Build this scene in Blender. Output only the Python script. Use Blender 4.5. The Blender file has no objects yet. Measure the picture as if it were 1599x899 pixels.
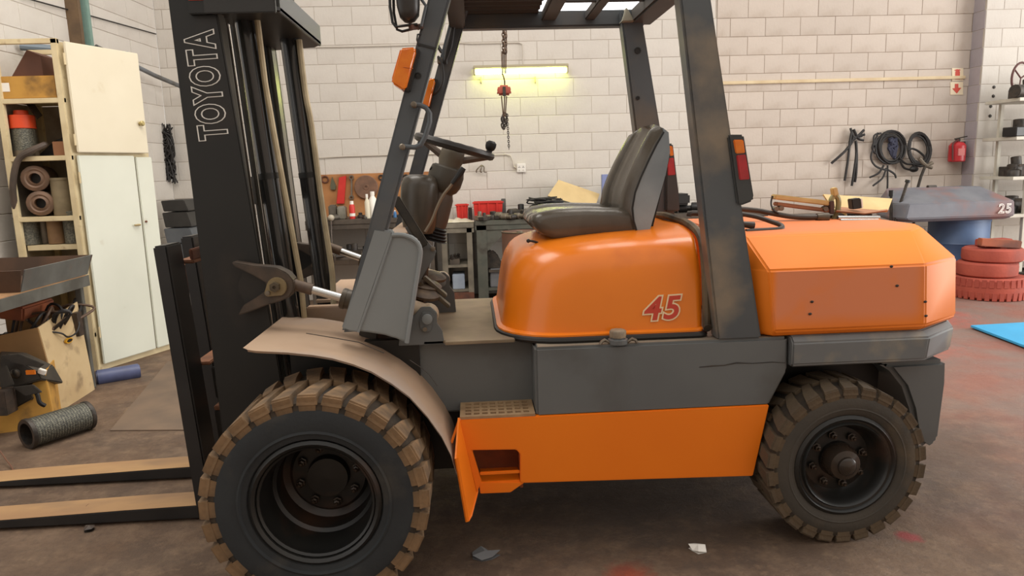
import bpy, bmesh, math, random
from mathutils import Vector, Matrix
random.seed(7)
scene = bpy.context.scene
col = scene.collection
PI = math.pi

# ------------------------------------------------------------------ camera
F, CX, CY = 1110.0, 799.5, 449.5
CAM_H, PITCH, YAW, ROLL = 1.42, math.radians(9.5), math.radians(3.0), 0.03
_f = Vector((math.sin(YAW)*math.cos(PITCH), math.cos(YAW)*math.cos(PITCH), -math.sin(PITCH)))
_r0 = Vector((math.cos(YAW), -math.sin(YAW), 0))
_u0 = _r0.cross(_f)
_r = _r0*math.cos(ROLL) - _u0*math.sin(ROLL)
_u = _r0*math.sin(ROLL) + _u0*math.cos(ROLL)
CAM = Vector((0, 0, CAM_H))
cam_data = bpy.data.cameras.new('camera')
cam = bpy.data.objects.new('camera', cam_data)
col.objects.link(cam)
cam_data.sensor_width = 36.0
cam_data.lens = 36.0*F/1599.0
cam_data.clip_start = 0.05
cam.matrix_world = Matrix(((_r.x, _u.x, -_f.x, CAM.x), (_r.y, _u.y, -_f.y, CAM.y), (_r.z, _u.z, -_f.z, CAM.z), (0, 0, 0, 1)))
scene.camera = cam

# ------------------------------------------------------------------ world and light
world = bpy.data.worlds.new('daylight')
scene.world = world
world.use_nodes = True
bg = world.node_tree.nodes['Background']
bg.inputs['Color'].default_value = (1.0, 0.955, 0.90, 1)
bg.inputs['Strength'].default_value = 0.85
def area_light(name, loc, rot, sx, sy, power, colr):
    d = bpy.data.lights.new(name, 'AREA'); d.shape = 'RECTANGLE'; d.size = sx; d.size_y = sy
    d.energy = power; d.color = colr
    o = bpy.data.objects.new(name, d); o.location = loc; o.rotation_euler = rot; col.objects.link(o); return o
area_light('skylight', (0.4, 3.6, 5.2), (0, 0, 0), 7.0, 2.0, 250, (1.0, 0.94, 0.86))
area_light('open_door_daylight', (9.5, 3.6, 2.2), (0, math.radians(90), 0), 3.6, 5.0, 420, (1.0, 0.98, 0.95))
scene.view_settings.view_transform = 'Standard'
scene.view_settings.look = 'None'
scene.view_settings.exposure = 0.2
scene.view_settings.gamma = 1.0
scene.view_settings.use_curve_mapping = False

# ------------------------------------------------------------------ measuring: photo pixel -> point on a plane of the place
def ray(x, y): return _f + _r*((x-CX)/F) - _u*((y-CY)/F)
def U(x, y, Y):
    d = ray(x, y); return CAM + d*(Y/d.y)
def UZ(x, y, z):
    d = ray(x, y); return CAM + d*((z-CAM_H)/d.z)
def xz(x, y, Y):
    p = U(x, y, Y); return (p.x, p.z)
def pts(L, Y): return [xz(x, y, Y) for x, y in L]

# ------------------------------------------------------------------ materials
def lin(c):
    out = []
    for v in c:
        v = v/255.0
        out.append(v/12.92 if v <= 0.04045 else ((v+0.055)/1.055)**2.4)
    return (out[0], out[1], out[2], 1.0)
MAT = {}
def M(name, c1, c2=None, rough=0.6, metal=0.0, scale=6.0, bump=0.0, bscale=60.0, dirt=None, damt=0.5, dscale=2.5, rnd=0.0, spec=0.5, coat=0.0, emit=0.0, trans=0.0, stretch=None):
    if name in MAT: return MAT[name]
    m = bpy.data.materials.new(name); m.use_nodes = True; MAT[name] = m
    nt = m.node_tree; N = nt.nodes; L = nt.links
    b = N['Principled BSDF']
    b.inputs['Roughness'].default_value = rough
    b.inputs['Metallic'].default_value = metal
    b.inputs['Specular IOR Level'].default_value = spec
    b.inputs['Coat Weight'].default_value = coat
    b.inputs['Transmission Weight'].default_value = trans
    tc = N.new('ShaderNodeTexCoord'); vec = tc.outputs['Object']
    if stretch:
        mp = N.new('ShaderNodeMapping'); mp.inputs['Scale'].default_value = stretch; L.new(vec, mp.inputs['Vector']); vec = mp.outputs['Vector']
    def noise(sc, det=4):
        n = N.new('ShaderNodeTexNoise'); n.inputs['Scale'].default_value = sc; n.inputs['Detail'].default_value = det
        L.new(vec, n.inputs['Vector']); return n.outputs['Fac']
    def ramp(src, a, bb):
        r = N.new('ShaderNodeMapRange'); r.inputs['From Min'].default_value = a; r.inputs['From Max'].default_value = bb
        L.new(src, r.inputs['Value']); return r.outputs['Result']
    def mix(fac, A, B):
        x = N.new('ShaderNodeMix'); x.data_type = 'RGBA'
        if hasattr(fac, 'links'): L.new(fac, x.inputs[0])
        else: x.inputs[0].default_value = fac
        for i, v in ((6, A), (7, B)):
            if hasattr(v, 'links'): L.new(v, x.inputs[i])
            else: x.inputs[i].default_value = v
        return x.outputs[2]
    c = lin(c1); cur = c
    if c2: cur = mix(ramp(noise(scale), 0.35, 0.65), c, lin(c2))
    if dirt: cur = mix(ramp(noise(dscale, 6), 0.62-0.3*damt, 0.85-0.3*damt), cur, lin(dirt))
    if rnd:
        oi = N.new('ShaderNodeObjectInfo'); hs = N.new('ShaderNodeHueSaturation')
        mr = N.new('ShaderNodeMapRange'); mr.inputs['To Min'].default_value = 1-rnd; mr.inputs['To Max'].default_value = 1+rnd*0.6
        L.new(oi.outputs['Random'], mr.inputs['Value']); L.new(mr.outputs['Result'], hs.inputs['Value'])
        if hasattr(cur, 'links'): L.new(cur, hs.inputs['Color'])
        else: hs.inputs['Color'].default_value = cur
        cur = hs.outputs['Color']
    if hasattr(cur, 'links'): L.new(cur, b.inputs['Base Color'])
    else: b.inputs['Base Color'].default_value = cur
    if emit:
        b.inputs['Emission Color'].default_value = c; b.inputs['Emission Strength'].default_value = emit
    if bump:
        bp = N.new('ShaderNodeBump'); bp.inputs['Strength'].default_value = bump; bp.inputs['Distance'].default_value = 0.01
        L.new(noise(bscale, 5), bp.inputs['Height']); L.new(bp.outputs['Normal'], b.inputs['Normal'])
    return m

# ------------------------------------------------------------------ mesh helpers
class MB:
    def __init__(s): s.v = []; s.f = []
    def add(s, vs, fs):
        o = len(s.v); s.v += [tuple(v) for v in vs]; s.f += [[i+o for i in f] for f in fs]; return s
    def box(s, a, b):
        (x0, y0, z0), (x1, y1, z1) = a, b
        return s.add([(x0,y0,z0),(x1,y0,z0),(x1,y1,z0),(x0,y1,z0),(x0,y0,z1),(x1,y0,z1),(x1,y1,z1),(x0,y1,z1)],
                     [(0,3,2,1),(4,5,6,7),(0,1,5,4),(1,2,6,5),(2,3,7,6),(3,0,4,7)])
    def obox(s, c, size, R=None):
        R = R or Matrix.Identity(3); c = Vector(c); h = Vector(size)/2
        vs = [c + R @ Vector((sx*h.x, sy*h.y, sz*h.z)) for sz in (-1,1) for sx, sy in ((-1,-1),(1,-1),(1,1),(-1,1))]
        return s.add(vs, [(0,3,2,1),(4,5,6,7),(0,1,5,4),(1,2,6,5),(2,3,7,6),(3,0,4,7)])
    def bar(s, p, q, w, h, up=(0,0,1)):
        p = Vector(p); q = Vector(q); d = (q-p); l = d.length; d.normalize()
        up = Vector(up)
        if abs(d.dot(up)) > 0.98: up = Vector((0,1,0))
        sd = d.cross(up).normalized(); u2 = sd.cross(d)
        R = Matrix((d, sd, u2)).transposed()
        return s.obox((p+q)/2, (l, w, h), R)
    def prism(s, poly, y0, y1):
        n = len(poly)
        return s.add([(x, y0, z) for x, z in poly]+[(x, y1, z) for x, z in poly],
                     [list(range(n)), list(range(2*n-1, n-1, -1))]+[(i, i+n, (i+1) % n+n, (i+1) % n) for i in range(n)])
    def prismz(s, poly, z0, z1):
        n = len(poly)
        return s.add([(x, y, z0) for x, y in poly]+[(x, y, z1) for x, y in poly],
                     [list(range(n-1, -1, -1)), list(range(n, 2*n))]+[(i, (i+1) % n, (i+1) % n+n, i+n) for i in range(n)])
    def loft(s, rings, cap=True, closed=True):
        n = len(rings[0]); vs = [p for r in rings for p in r]; fs = []
        m = n if closed else n-1
        for k in range(len(rings)-1):
            for i in range(m):
                j = (i+1) % n
                fs.append((k*n+i, k*n+j, (k+1)*n+j, (k+1)*n+i))
        if cap and closed:
            fs.append(list(range(n-1, -1, -1))); fs.append(list(range((len(rings)-1)*n, len(rings)*n)))
        return s.add(vs, fs)
    def tube(s, P, r, n=8, cap=True):
        P = [Vector(p) for p in P]; R = r if isinstance(r, (list, tuple)) else [r]*len(P)
        t = (P[1]-P[0]).normalized(); a = Vector((0,0,1)) if abs(t.z) < 0.9 else Vector((0,1,0))
        nrm = t.cross(a).normalized(); rings = []
        for i, p in enumerate(P):
            if 0 < i < len(P)-1: t2 = ((P[i+1]-p).normalized()+(p-P[i-1]).normalized())
            elif i == 0: t2 = P[1]-P[0]
            else: t2 = P[-1]-P[-2]
            if t2.length < 1e-9: t2 = t.copy()
            t2.normalize()
            nrm = (nrm - t2*nrm.dot(t2)).normalized(); bi = t2.cross(nrm); t = t2
            rings.append([p + (nrm*math.cos(2*PI*k/n)+bi*math.sin(2*PI*k/n))*R[i] for k in range(n)])
        return s.loft(rings, cap)
    def lathe(s, prof, c, axis=(0,0,1), n=24, cap=True):
        c = Vector(c); ax = Vector(axis).normalized(); a = Vector((1,0,0)) if abs(ax.x) < 0.9 else Vector((0,1,0))
        e1 = ax.cross(a).normalized(); e2 = ax.cross(e1)
        rings = [[c + ax*h + (e1*math.cos(2*PI*k/n)+e2*math.sin(2*PI*k/n))*max(r, 1e-4) for k in range(n)] for r, h in prof]
        return s.loft(rings, cap)
    def sphere(s, c, r, n=12, m=8, sc=(1,1,1)):
        c = Vector(c); rings = []
        for i in range(m+1):
            a = PI*i/m; rr = max(math.sin(a)*r, 1e-4)
            rings.append([c+Vector((rr*math.cos(2*PI*k/n)*sc[0], rr*math.sin(2*PI*k/n)*sc[1], -math.cos(a)*r*sc[2])) for k in range(n)])
        return s.loft(rings, True)
    def sheet(s, P, t, nrm=None):
        P = [Vector(p) for p in P]
        nn = Vector(nrm) if nrm else (P[1]-P[0]).cross(P[2]-P[0]).normalized()
        n = len(P)
        return s.add([p+nn*t/2 for p in P]+[p-nn*t/2 for p in P],
                     [list(range(n)), list(range(2*n-1, n-1, -1))]+[(i, i+n, (i+1) % n+n, (i+1) % n) for i in range(n)])
    def mesh(s, name, mat, off=(0,0,0), bevel=0.0, seg=2, angle=32, smooth=True):
        o = Vector(off); me = bpy.data.meshes.new(name)
        me.from_pydata([tuple(Vector(v)-o) for v in s.v], [], s.f)
        bm = bmesh.new(); bm.from_mesh(me)
        bmesh.ops.recalc_face_normals(bm, faces=bm.faces)
        if bevel:
            bmesh.ops.remove_doubles(bm, verts=bm.verts, dist=1e-5)
            ed = [e for e in bm.edges if len(e.link_faces) == 2 and e.calc_face_angle(0) > math.radians(25)]
            bmesh.ops.bevel(bm, geom=ed, offset=bevel, segments=seg, affect='EDGES', clamp_overlap=True)
        bm.to_mesh(me); bm.free()
        if smooth:
            me.polygons.foreach_set('use_smooth', [True]*len(me.polygons))
            me.set_sharp_from_angle(angle=math.radians(angle))
        me.materials.append(mat); me.update()
        return me
    def build(s, name, mat, parent=None, label=None, cat=None, group=None, kind=None, **k):
        if parent is None:
            xs = [v[0] for v in s.v]; ys = [v[1] for v in s.v]; zs = [v[2] for v in s.v]
            off = Vector(((min(xs)+max(xs))/2, (min(ys)+max(ys))/2, min(zs)))
        else: off = world_loc(parent)
        me = s.mesh(name, mat, off, **k)
        o = bpy.data.objects.new(name, me); col.objects.link(o)
        if parent is None: o.location = off
        else: o.parent = parent
        tag(o, label, cat, group, kind)
        return o
def world_loc(o):
    v = Vector((0,0,0))
    while o is not None: v = v + o.location; o = o.parent
    return v
def tag(o, label=None, cat=None, group=None, kind=None):
    if label: o['label'] = label
    if cat: o['category'] = cat
    if group: o['group'] = group
    if kind: o['kind'] = kind
    return o
def thing(name, loc, label, cat, group=None):
    o = bpy.data.objects.new(name, None); o.empty_display_size = 0.1; o.location = loc; col.objects.link(o)
    return tag(o, label, cat, group)
def inst(me, name, parent, mat4):
    o = bpy.data.objects.new(name, me); col.objects.link(o); o.parent = parent; o.matrix_basis = mat4; return o
def copy_tree(o, parent=None, dloc=(0,0,0)):
    c = o.copy(); col.objects.link(c); c.parent = parent
    if parent is None: c.location = o.location+Vector(dloc)
    for ch in list(o.children): copy_tree(ch, c)
    return c
def text_mesh(name, body, size, offset, mat, M4, parent, depth=0.0006, shear=0.0, spacing=1.0, sx=1.0):
    cu = bpy.data.curves.new(name, 'FONT'); cu.body = body; cu.size = size; cu.offset = offset; cu.extrude = depth
    cu.shear = shear; cu.space_character = spacing; cu.align_x = 'CENTER'; cu.align_y = 'CENTER'; cu.resolution_u = 4
    t = bpy.data.objects.new(name+'_tmp', cu); col.objects.link(t)
    dg = bpy.context.evaluated_depsgraph_get()
    me = bpy.data.meshes.new_from_object(t.evaluated_get(dg))
    bpy.data.objects.remove(t); bpy.data.curves.remove(cu)
    off = world_loc(parent)
    me.transform(Matrix.Translation(-off) @ M4 @ Matrix.Diagonal((sx, 1, 1, 1)))
    me.materials.clear(); me.materials.append(mat); me.name = name
    o = bpy.data.objects.new(name, me); col.objects.link(o); o.parent = parent
    return o
def frame(ex, ey, p):
    ex = Vector(ex).normalized(); ey = Vector(ey); ey = (ey-ex*ey.dot(ex)).normalized(); ez = ex.cross(ey)
    return Matrix(((ex.x, ey.x, ez.x, p[0]), (ex.y, ey.y, ez.y, p[1]), (ex.z, ey.z, ez.z, p[2]), (0,0,0,1)))
def smoothpath(P, n=6):
    P = [Vector(p) for p in P]; out = []
    for i in range(len(P)-1):
        p0 = P[max(i-1, 0)]; p1 = P[i]; p2 = P[i+1]; p3 = P[min(i+2, len(P)-1)]
        for k in range(n):
            t = k/n
            out.append(0.5*((2*p1)+(p2-p0)*t+(2*p0-5*p1+4*p2-p3)*t*t+(3*p1-p0-3*p2+p3)*t**3))
    out.append(P[-1]); return out

# ------------------------------------------------------------------ palette
ORANGE = M('orange_paint', (238,130,24), (232,122,22), rough=0.27, scale=2.0, coat=0.15, dirt=(198,96,28), damt=0.15, dscale=3)
ORANGE_LOW = M('orange_panel_paint', (246,130,18), (241,124,16), rough=0.45, scale=2.0)
ORANGE_CW = M('orange_worn_paint', (238,128,26), (230,121,25), rough=0.55, scale=2.0, spec=0.35)
GREY = M('grey_paint', (104,107,107), (96,99,100), rough=0.45, scale=2.0, dirt=(80,78,74), damt=0.2)
GREY_DK = M('dark_grey_paint', (84,89,93), (76,80,84), rough=0.4, scale=3.0, dirt=(104,98,90), damt=0.30, dscale=4)
GREY_LT = M('light_grey_paint', (134,138,138), (126,130,130), rough=0.5, scale=2.0)
DUSTY = M('dusty_grey_metal', (172,146,122), (160,132,108), rough=0.75, scale=3, dirt=(150,140,134), damt=0.35, dscale=2)
BLACKM = M('black_mast_paint', (28,28,26), (24,24,23), rough=0.45, scale=4, dirt=(46,40,34), damt=0.2, dscale=4)
BLACKP = M('black_plastic', (30,29,28), rough=0.45)
RUBBER = M('tyre_rubber', (48,51,53), (40,42,44), rough=0.85, scale=5, dirt=(70,66,60), damt=0.25, dscale=6, bump=0.15, bscale=90)
RUBBER_R = M('dusty_tyre_rubber', (70,64,56), (58,55,50), rough=0.85, scale=5, dirt=(96,82,64), damt=0.35, dscale=5, bump=0.15, bscale=90)
LUG = M('muddy_tread_rubber', (134,106,76), (104,84,62), rough=0.9, scale=14, dirt=(64,54,44), damt=0.3, dscale=9, rnd=0.12, bump=0.3, bscale=60)
BAND = M('dark_tread_groove', (66,55,43), (48,42,36), rough=0.9, scale=16)
LUG_R = M('worn_tread_rubber', (96,80,60), (78,66,52), rough=0.9, scale=14, dirt=(52,46,38), damt=0.4, dscale=9, rnd=0.12, bump=0.3, bscale=60)
RIM = M('black_wheel_rim', (30,30,29), (38,36,33), rough=0.38, scale=6, dirt=(78,56,44), damt=0.3, dscale=5)
HUB = M('greasy_hub', (44,38,33), (58,46,37), rough=0.22, scale=12)
CHROME = M('chrome_rod', (200,200,198), rough=0.22, metal=1.0)
STEEL = M('dull_steel', (128,118,104), (104,94,82), rough=0.5, metal=0.5, scale=10)
OILY = M('oily_steel', (96,84,66), (70,62,52), rough=0.45, metal=0.3, scale=12)
RUSTD = M('dusty_rust_steel', (150,100,70), (118,80,58), rough=0.8, scale=12)
RUST = M('rusty_steel', (110,66,46), (78,52,42), rough=0.8, scale=10)
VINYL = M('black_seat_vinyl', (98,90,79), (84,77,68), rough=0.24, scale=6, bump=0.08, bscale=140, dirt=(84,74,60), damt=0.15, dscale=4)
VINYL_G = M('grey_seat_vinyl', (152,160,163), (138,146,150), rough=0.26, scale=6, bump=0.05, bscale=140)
HOSE = M('hydraulic_hose', (46,40,35), (60,50,42), rough=0.55, scale=20)
HOSE_B = M('beige_hose', (186,170,138), (160,144,114), rough=0.6, scale=10)
AMBER = M('amber_lens', (250,138,16), (238,118,6), rough=0.2, scale=20, coat=0.4, trans=0.15)
REDL = M('red_lens', (200,30,44), (170,20,30), rough=0.2, scale=20, coat=0.4, trans=0.15)
WHITE = M('white_print', (236,232,224), rough=0.6)
CREAMP = M('cream_print', (240,214,170), rough=0.6)
REDP = M('red_print', (200,66,46), rough=0.5)
WALLP = M('white_wall_paint', (206,200,191), (198,191,182), rough=0.8, scale=3.0, bump=0.25, bscale=30, dirt=(190,180,168), damt=0.15, dscale=2.0, rnd=0.035)
WALLB = M('beige_wall_paint', (198,186,174), (189,177,165), rough=0.8, scale=3.0, bump=0.25, bscale=30, dirt=(170,154,138), damt=0.3, dscale=2.0, rnd=0.05)
WALL_SHADE = M('wall_paint_with_shade', (168,160,164), (158,150,154), rough=0.8, scale=3.0, bump=0.25, bscale=30, rnd=0.05)  # shade of the pillar's side face put into its wall colour
MORTAR = M('painted_joint', (176,166,154), (190,182,170), rough=0.9, scale=4)
CREAM_STEEL = M('cream_steel_paint', (222,213,190), (213,203,179), rough=0.55, scale=1.5, dirt=(190,170,130), damt=-0.25, dscale=6)
CREAM_FRAME = M('cream_frame_paint', (214,198,160), (200,182,144), rough=0.6, scale=8, dirt=(140,110,78), damt=0.0, dscale=14)
WHITE_STEEL = M('white_steel_paint', (216,218,204), (206,208,194), rough=0.5, scale=1.5, dirt=(176,162,134), damt=-0.2, dscale=6)
CARD = M('brown_cardboard', (176,138,92), (160,122,80), rough=0.85, scale=5, dirt=(104,80,58), damt=0.25, dscale=7)
CARD_L = M('pale_cardboard', (196,172,132), (182,156,116), rough=0.85, scale=5, dirt=(112,92,70), damt=0.25, dscale=7)
CARD_Y = M('ochre_cardboard', (196,148,68), (176,130,60), rough=0.85, scale=5, dirt=(92,70,44), damt=0.3, dscale=7)
BENCHG = M('green_grey_bench_steel', (76,78,70), (94,92,82), rough=0.6, scale=8, dirt=(52,46,40), damt=0.4, dscale=8)
BENCHD = M('dark_bench_top', (66,58,50), (84,74,64), rough=0.7, scale=10)
GRIME = M('greasy_dark_metal', (44,40,37), (66,58,50), rough=0.5, scale=18, metal=0.2, bump=0.3, bscale=50)
GRIME2 = M('greasy_brown_metal', (78,64,54), (52,46,42), rough=0.55, scale=18, metal=0.2)
CABLE = M('black_cable', (34,31,30), rough=0.6)
REDPL = M('red_plastic', (206,52,44), (190,42,36), rough=0.45, scale=8)
BLUEPL = M('blue_plastic', (70,120,170), (60,104,150), rough=0.5, scale=8)
MESHM = M('perforated_filter_steel', (126,124,110), (84,84,78), rough=0.45, metal=0.5, scale=90, bump=0.6, bscale=140)
# ================================================================== the room
YW = 8.15
def floor_material():
    m = bpy.data.materials.new('worn_workshop_floor'); m.use_nodes = True; nt = m.node_tree; N = nt.nodes; L = nt.links
    b = N['Principled BSDF']; b.inputs['Roughness'].default_value = 0.72
    tc = N.new('ShaderNodeTexCoord'); pos = tc.outputs['Object']
    def noise(sc, det=6, rough=0.55):
        n = N.new('ShaderNodeTexNoise'); n.inputs['Scale'].default_value = sc; n.inputs['Detail'].default_value = det; n.inputs['Roughness'].default_value = rough
        L.new(pos, n.inputs['Vector']); return n.outputs['Fac']
    def rng(src, a, c, lo=0.0, hi=1.0):
        r = N.new('ShaderNodeMapRange'); r.inputs['From Min'].default_value = a; r.inputs['From Max'].default_value = c; r.inputs['To Min'].default_value = lo; r.inputs['To Max'].default_value = hi
        L.new(src, r.inputs['Value']); return r.outputs['Result']
    def math_(op, A, B):
        x = N.new('ShaderNodeMath'); x.operation = op
        for i, v in enumerate((A, B)):
            if hasattr(v, 'links'): L.new(v, x.inputs[i])
            else: x.inputs[i].default_value = v
        return x.outputs[0]
    def mix(fac, A, B):
        x = N.new('ShaderNodeMix'); x.data_type = 'RGBA'
        if hasattr(fac, 'links'): L.new(fac, x.inputs[0])
        else: x.inputs[0].default_value = fac
        for i, v in ((6, A), (7, B)):
            if hasattr(v, 'links'): L.new(v, x.inputs[i])
            else: x.inputs[i].default_value = v
        return x.outputs[2]
    sep = N.new('ShaderNodeSeparateXYZ'); L.new(pos, sep.inputs[0])
    c = mix(rng(noise(1.6), 0.36, 0.64), lin((112,88,68)), lin((86,69,56)))
    c = mix(rng(noise(7.0, 8, 0.7), 0.45, 0.75), c, lin((134,110,88)))
    c = mix(math_('MULTIPLY', rng(noise(34.0, 10, 0.8), 0.48, 0.70), 0.55), c, lin((66,53,44)))
    c = mix(math_('MULTIPLY', rng(noise(11.0, 10, 0.8), 0.56, 0.66), 0.5), c, lin((150,124,98)))
    right = rng(math_('ADD', sep.outputs['X'], math_('MULTIPLY', noise(1.1), 1.6)), 2.4, 4.4)
    c = mix(math_('MULTIPLY', right, 0.8), c, mix(rng(noise(2.3, 8), 0.4, 0.62), lin((138,114,106)), lin((150,98,86))))
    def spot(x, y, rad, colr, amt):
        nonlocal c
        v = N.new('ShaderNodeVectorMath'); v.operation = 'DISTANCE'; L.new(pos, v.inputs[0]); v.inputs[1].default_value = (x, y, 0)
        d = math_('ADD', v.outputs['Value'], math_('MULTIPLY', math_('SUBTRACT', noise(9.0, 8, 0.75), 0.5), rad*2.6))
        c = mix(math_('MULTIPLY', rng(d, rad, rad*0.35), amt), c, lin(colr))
    spot(0.50, 2.26, 0.11, (156,64,36), 0.8)
    spot(1.60, 2.42, 0.05, (160,52,58), 0.75)
    spot(4.0, 6.1, 0.55, (178,84,72), 0.6)
    spot(3.3, 5.0, 0.35, (170,90,76), 0.5)
    spot(-2.1, 4.45, 0.14, (188,158,118), 0.7)
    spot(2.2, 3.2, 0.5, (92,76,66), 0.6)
    spot(0.6, 3.0, 0.8, (72,60,52), 0.7)  # shade beneath the forklift, painted into the floor colour
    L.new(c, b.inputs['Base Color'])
    bp = N.new('ShaderNodeBump'); bp.inputs['Strength'].default_value = 0.8; bp.inputs['Distance'].default_value = 0.016
    L.new(math_('ADD', noise(22.0, 10, 0.75), math_('MULTIPLY', noise(3.0), 0.8)), bp.inputs['Height']); L.new(bp.outputs['Normal'], b.inputs['Normal'])
    L.new(rng(noise(3.0), 0.3, 0.7, 0.55, 0.9), b.inputs['Roughness'])
    return m
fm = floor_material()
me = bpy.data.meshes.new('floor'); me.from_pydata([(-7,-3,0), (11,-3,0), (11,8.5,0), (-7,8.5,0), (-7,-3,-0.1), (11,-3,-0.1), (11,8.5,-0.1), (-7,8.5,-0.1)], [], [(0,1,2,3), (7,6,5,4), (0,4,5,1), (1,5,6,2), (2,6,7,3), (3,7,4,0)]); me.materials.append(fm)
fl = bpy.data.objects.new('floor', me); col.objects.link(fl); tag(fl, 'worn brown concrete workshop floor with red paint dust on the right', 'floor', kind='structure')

ZTOP = 4.0
def block_mesh(name, l, h, m, d=0.0045, c=0.003):
    b = MB(); x, z = l/2, h/2
    b.add([(-x,0,-z), (x,0,-z), (x,0,z), (-x,0,z), (-x,-d*0.4,-z), (x,-d*0.4,-z), (x,-d*0.4,z), (-x,-d*0.4,z), (-x+c,-d,-z+c), (x-c,-d,-z+c), (x-c,-d,z-c), (-x+c,-d,z-c)],
          [(0,1,5,4), (1,2,6,5), (2,3,7,6), (3,0,4,7), (4,5,9,8), (5,6,10,9), (6,7,11,10), (7,4,8,11), (8,9,10,11)])
    return b.mesh(name, m, smooth=False)
def block_wall(name, p0, p1, m, label, ztop=ZTOP, mort=MORTAR, phase=0.0, z_from=0.0, bl=0.4, bh=0.2):
    p0 = Vector((p0[0], p0[1], 0)); p1 = Vector((p1[0], p1[1], 0)); d = (p1-p0); Ln = d.length; d.normalize()
    nrm = Vector((d.y, -d.x, 0))        # towards the room
    b = MB(); back = -nrm*0.2
    b.add([p0, p1, p1+back, p0+back]+[p+Vector((0,0,ztop+0.9)) for p in (p0, p1, p1+back, p0+back)], [(0,3,2,1), (4,5,6,7), (0,1,5,4), (1,2,6,5), (2,3,7,6), (3,0,4,7)])
    w = b.build(name, mort, None, label, 'wall', kind='structure', smooth=False)
    off = w.location.copy()
    full = block_mesh('block', bl-0.004, bh-0.0045, m)
    Rz = Matrix(((d.x, -nrm.x, 0, 0), (d.y, -nrm.y, 0, 0), (0, 0, 1, 0), (0, 0, 0, 1)))
    rows = int(round((ztop-z_from)/bh))
    for r in range(rows):
        z = z_from+(r+0.5)*bh
        u = -((r % 2)*0.5*bl+phase) % bl - bl
        while u < Ln:
            a, e = max(u, 0), min(u+bl, Ln)
            if e-a > 0.03:
                p = p0+d*((a+e)/2)+nrm*(0.0+random.uniform(-0.001, 0.001)); p.z = z
                o = inst(full, 'block', w, Matrix.Translation(p-off) @ Rz @ Matrix.Rotation(random.uniform(-0.0015, 0.0015), 4, 'Z') @ Matrix.Diagonal(((e-a-0.004)/(bl-0.004), 1, 1, 1)))
            u += bl
    return w
XS = 2.80      # where the back wall changes paint
ZW = 3.4
block_wall('wall_back', (-3.30, YW), (XS, YW), WALLP, 'white painted concrete block wall behind the benches', ztop=ZW, phase=0.12)
block_wall('wall_right', (XS, YW-0.004), (5.76, YW-0.004), WALLB, 'beige painted concrete block wall with hanging cables', ztop=ZW, phase=0.25, mort=M('dark_joint', (140,124,108), (160,146,130), rough=0.9, scale=4))
block_wall('wall_side', (5.76, YW+0.02), (5.762, 7.95), WALL_SHADE, 'side of the block pillar by the fire extinguisher, its shade painted in lilac grey', ztop=ZW, bl=0.4)
block_wall('wall_far', (5.764, 7.95), (8.2, 7.95), WALLP, 'white block wall behind the storage rack', ztop=ZW)
block_wall('wall_left', (-3.64, 3.2), (-3.30, YW-0.01), WALLP, 'white painted block wall behind the steel cabinet', ztop=ZW, phase=0.2)
block_wall('light_blocking_wall', (8.2, -2.6), (-4.0, -2.6), WALLB, 'beige block wall added behind the camera to block low light', ztop=3.4, bl=1.2, bh=0.4)  # unseen wall, added to cut low light from the front
# high daylight window above the light
PANE = bpy.data.materials.new('daylight_pane'); PANE.use_nodes = True; q_ = PANE.node_tree.nodes['Principled BSDF']; q_.inputs['Emission Color'].default_value = (0.95, 0.97, 1, 1); q_.inputs['Emission Strength'].default_value = 2.5
wx0, wx1, wz0 = 0.55, 1.95, U(880, 26, YW).z
wn = MB().box((wx0, YW-0.02, wz0), (wx1, YW-0.008, 3.38)).build('window_1', PANE, None, 'bright high window strip seen through overhead guard', 'window', kind='structure')
for x in (wx0-0.03, wx1): MB().box((x, YW-0.05, wz0-0.03), (x+0.03, YW-0.006, 3.4)).build('window_frame', GREY_LT, wn)
MB().box((wx0, YW-0.05, wz0-0.03), (wx1, YW-0.006, wz0)).build('window_sill', GREY_LT, wn)
# long cream ledge on the right wall and thin conduits
b = MB(); a = U(1124, 141, YW); c = U(1514, 129, YW)
b.box((XS+0.02, YW-0.035, 2.285), (5.70, YW-0.004, 2.32)); b.build('trim_1', M('cream_ledge', (214,196,160), (198,176,140), rough=0.7, scale=5), None, 'cream ledge running along the beige block wall', 'trim', kind='structure', bevel=0.004)
CON = M('painted_conduit', (192,184,172), rough=0.6)
def conduit(P, r, label, m=CON):
    b = MB().tube([U(x, y, YW-0.022) for x, y in P], r, 8); return b.build('wall_conduit', m, None, label, 'conduit')
conduit([(456,74), (540,73), (620,71), (718,67), (735,68), (810,66.5), (815.5,69), (816.5,80), (816.5,104)], 0.006, 'thin painted conduit dropping to the fluorescent light')
conduit([(488,247), (540,244), (600,242), (640,241), (700,240), (740,239)], 0.006, 'thin painted conduit low on wall behind steering wheel')
conduit([(762,242), (790,241), (797,243), (800,250), (802,260), (806,262)], 0.006, 'thin conduit bending down into the wall socket')
# thin steel floor plate at the left
P = [UZ(172,673,0), UZ(300,672,0), UZ(330,560,0), UZ(262,565,0)]
MB().prismz([(p.x, p.y) for p in P], 0.0005, 0.006).build('floor_sheet', M('dusty_sheet', (116,96,78), (100,84,70), rough=0.7, scale=4), None, 'thin worn sheet lying on floor left of forks', 'sheet', smooth=False)
# ================================================================== the forklift
YN, YF = 2.48, 3.62            # near and far side of the overhead guard
FL = thing('forklift', (0.4, 3.05, 0), 'large orange and grey forklift truck with black mast and vinyl driver seat', 'forklift')
def mirY(y): return YN+YF-y

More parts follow.
